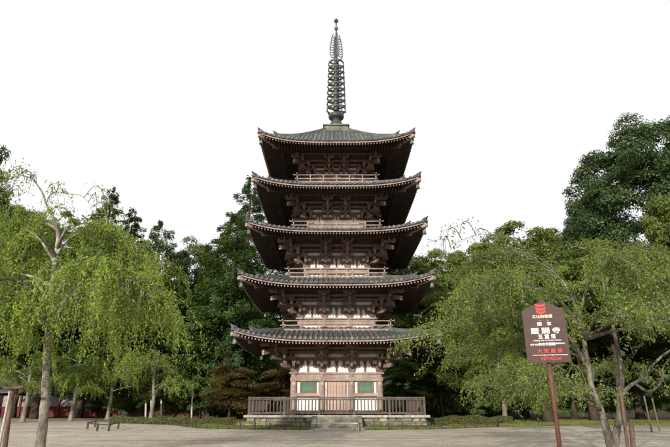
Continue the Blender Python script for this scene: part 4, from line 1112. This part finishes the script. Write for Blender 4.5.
MB().tube([(-hw_ - .15, -.002, hz + .03), (hw_ + .15, -.002, hz + .03)], .045, 8).build("rail", m_birch, br_)

# clipped low hedges on the lawn
def hedge(label, line, w, h, n_leaf, seed):
    r = np.random.default_rng(seed); P = np.array([(x, y) for x, y in line]); seg = np.linalg.norm(np.diff(P, axis=0), axis=1); k = r.choice(len(seg), n_leaf, p=seg / seg.sum()); t = r.random(n_leaf)[:, None]
    c = P[k] * (1 - t) + P[k + 1] * t; o = r.uniform(-1, 1, n_leaf); z = r.random(n_leaf) ** .7
    bump = .82 + .18 * np.sin(c[:, 0] * 2.3) * np.sin(c[:, 0] * .9 + 1)
    C = np.stack([c[:, 0] + r.normal(size=n_leaf) * .05, c[:, 1] + o * w / 2 * (1.05 - .35 * z), z * h * bump + r.normal(size=n_leaf) * .03], 1)
    N = np.stack([np.zeros(n_leaf), o, z * 1.3], 1) + .8 * rand_dirs(n_leaf, r)
    o_ = tag(empty("hedge", (0, 0, 0)), label, "hedge")
    link("foliage", np_mesh("foliage", leaves(C, N, .085, r), 4, m_hedge, tint(n_leaf, r, amp=.35, hue=.2)), o_)
    q = MB()
    for j in range(18):
        a = random.random() * (len(line) - 1); i = int(a); p = P[i] * (1 - (a - i)) + P[i + 1] * (a - i); q.tube([(p[0], p[1], -.05), (p[0] + random.uniform(-.1, .1), p[1], h * .7)], .018, 5)
    q.build("stems", m_bark_dark, o_)
hedge("low brownish hedge on the lawn right of the platform", [(6.9, 40.6), (9.6, 40.8), (13.4, 42.2)], .8, .72, 16000, 81)
hedge("low brownish hedge on the lawn left of the platform", [(-18.2, 45.2), (-13, 42.0), (-7.2, 40.2)], .9, .6, 16000, 82)
hedge("narrow grassy hedge at the foot of the platform left of the steps", [(-6.6, 36.6), (-2.2, 36.6)], .5, .16, 5000, 83)
hedge("narrow grassy hedge at the foot of the platform right of the steps", [(2.3, 36.6), (6.9, 36.6)], .5, .16, 5000, 84)

# grass blades on the lawns
def inside(P, x, y):
    c = np.zeros(len(x), bool); n = len(P)
    for i in range(n):
        (x0, y0), (x1, y1) = P[i], P[(i + 1) % n]
        if y0 == y1: continue
        m = ((y0 > y) != (y1 > y)) & (x < (x1 - x0) * (y - y0) / (y1 - y0) + x0); c ^= m
    return c
def grass(P, n, seed):
    r = np.random.default_rng(seed); Q = np.array(P); lo, hi = Q.min(0), Q.max(0)
    x = r.uniform(max(lo[0], -30), min(hi[0], 34), n); y = lo[1] + (min(hi[1], 52) - lo[1]) * r.random(n) ** 1.5; m = inside(P, x, y); x, y = x[m], y[m]; n = len(x)
    patch = .5 + .5 * np.sin(x * .9 + 1.7 * np.sin(y * .7)) * np.sin(y * 1.1 + x * .3)
    h = r.uniform(.04, .13, n) * (.6 + .8 * patch); a = r.uniform(0, 2 * np.pi, n); w = .016
    B_ = np.stack([x, y, np.full(n, .0)], 1); S = np.stack([np.cos(a) * w, np.sin(a) * w, np.zeros(n)], 1); T = B_ + np.stack([r.normal(size=n) * .03, r.normal(size=n) * .03, h], 1)
    V = np.stack([B_ - S, B_ + S, T], 1).reshape(-1, 3); c = (.7 + .6 * patch)[:, None] * np.array([1, 1, 1]) * r.uniform(.7, 1.3, n)[:, None]; c[:, 0] *= r.uniform(.9, 1.6, n)
    tag(link("grass", np_mesh("grass", V, 3, m_grass, np.repeat(c, 3, 0))), "short mown grass on the lawn around the platform", "grass", kind="stuff")
grass(LAWNS[0], 130000, 91); grass(LAWNS[1], 130000, 92)

# red and white temple wall
w0, w1 = gnd(-60, 417.2), gnd(116, 417.2); WL = (w1 - w0).length; ang = math.atan2(w1.y - w0.y, w1.x - w0.x)
tw_ = tag(empty("temple_wall", (w0.x, w0.y, 0), ang), "long low temple wall with red boards below grey white panels", "wall")
MB().box((WL / 2, .1, 1.35), (WL, .12, 2.7)).build("core", m_interior, tw_)
nb = int(WL / 2.0)
for j in range(nb + 1):
    x = j * WL / nb; MB().box((x, -.03, 1.35), (.2, .22, 2.7)).build("post", m_redwall, tw_)
    if j < nb:
        MB().box((x + WL / nb / 2, .0, .52), (WL / nb - .22, .06, 1.0)).build("red_panel", m_redwall, tw_); MB().box((x + WL / nb / 2, .0, 1.72), (WL / nb - .22, .06, 1.2)).build("white_panel", m_graywall, tw_)
MB().box((WL / 2, -.05, 1.07), (WL, .2, .1)).build("rail", m_redwall, tw_)
q = MB(); q.poly([(-.5, -.9, 2.65), (WL + .5, -.9, 2.65), (WL + .5, .1, 3.25), (-.5, .1, 3.25), (WL + .5, 1.1, 2.65), (-.5, 1.1, 2.65), (-.5, -.9, 2.55), (WL + .5, -.9, 2.55), (WL + .5, 1.1, 2.55), (-.5, 1.1, 2.55)],
                 [(0, 1, 2, 3), (3, 2, 4, 5), (6, 7, 1, 0), (5, 4, 8, 9), (9, 8, 7, 6), (1, 7, 8, 4, 2), (0, 3, 5, 9, 6)])
q.build("roof", m_tile, tw_)

# fallen leaves scattered over the gravel
def litter(n, seed):
    r = np.random.default_rng(seed); x = r.normal(0, 13, n); y = 18 + 18 * r.random(n); c = np.stack([x, y, r.uniform(.008, .03, n)], 1)
    N = np.array([0, 0, 1.0]) + .5 * rand_dirs(n, r)
    tag(link("fallen_leaves", np_mesh("fallen_leaves", leaves(c, N, .05, r), 4, m_leaf_brown, tint(n, r, r.uniform(.5, 1.7, n), hue=.3))), "small brown fallen leaves scattered over the gravel", "leaves", kind="stuff")
litter(2200, 95)
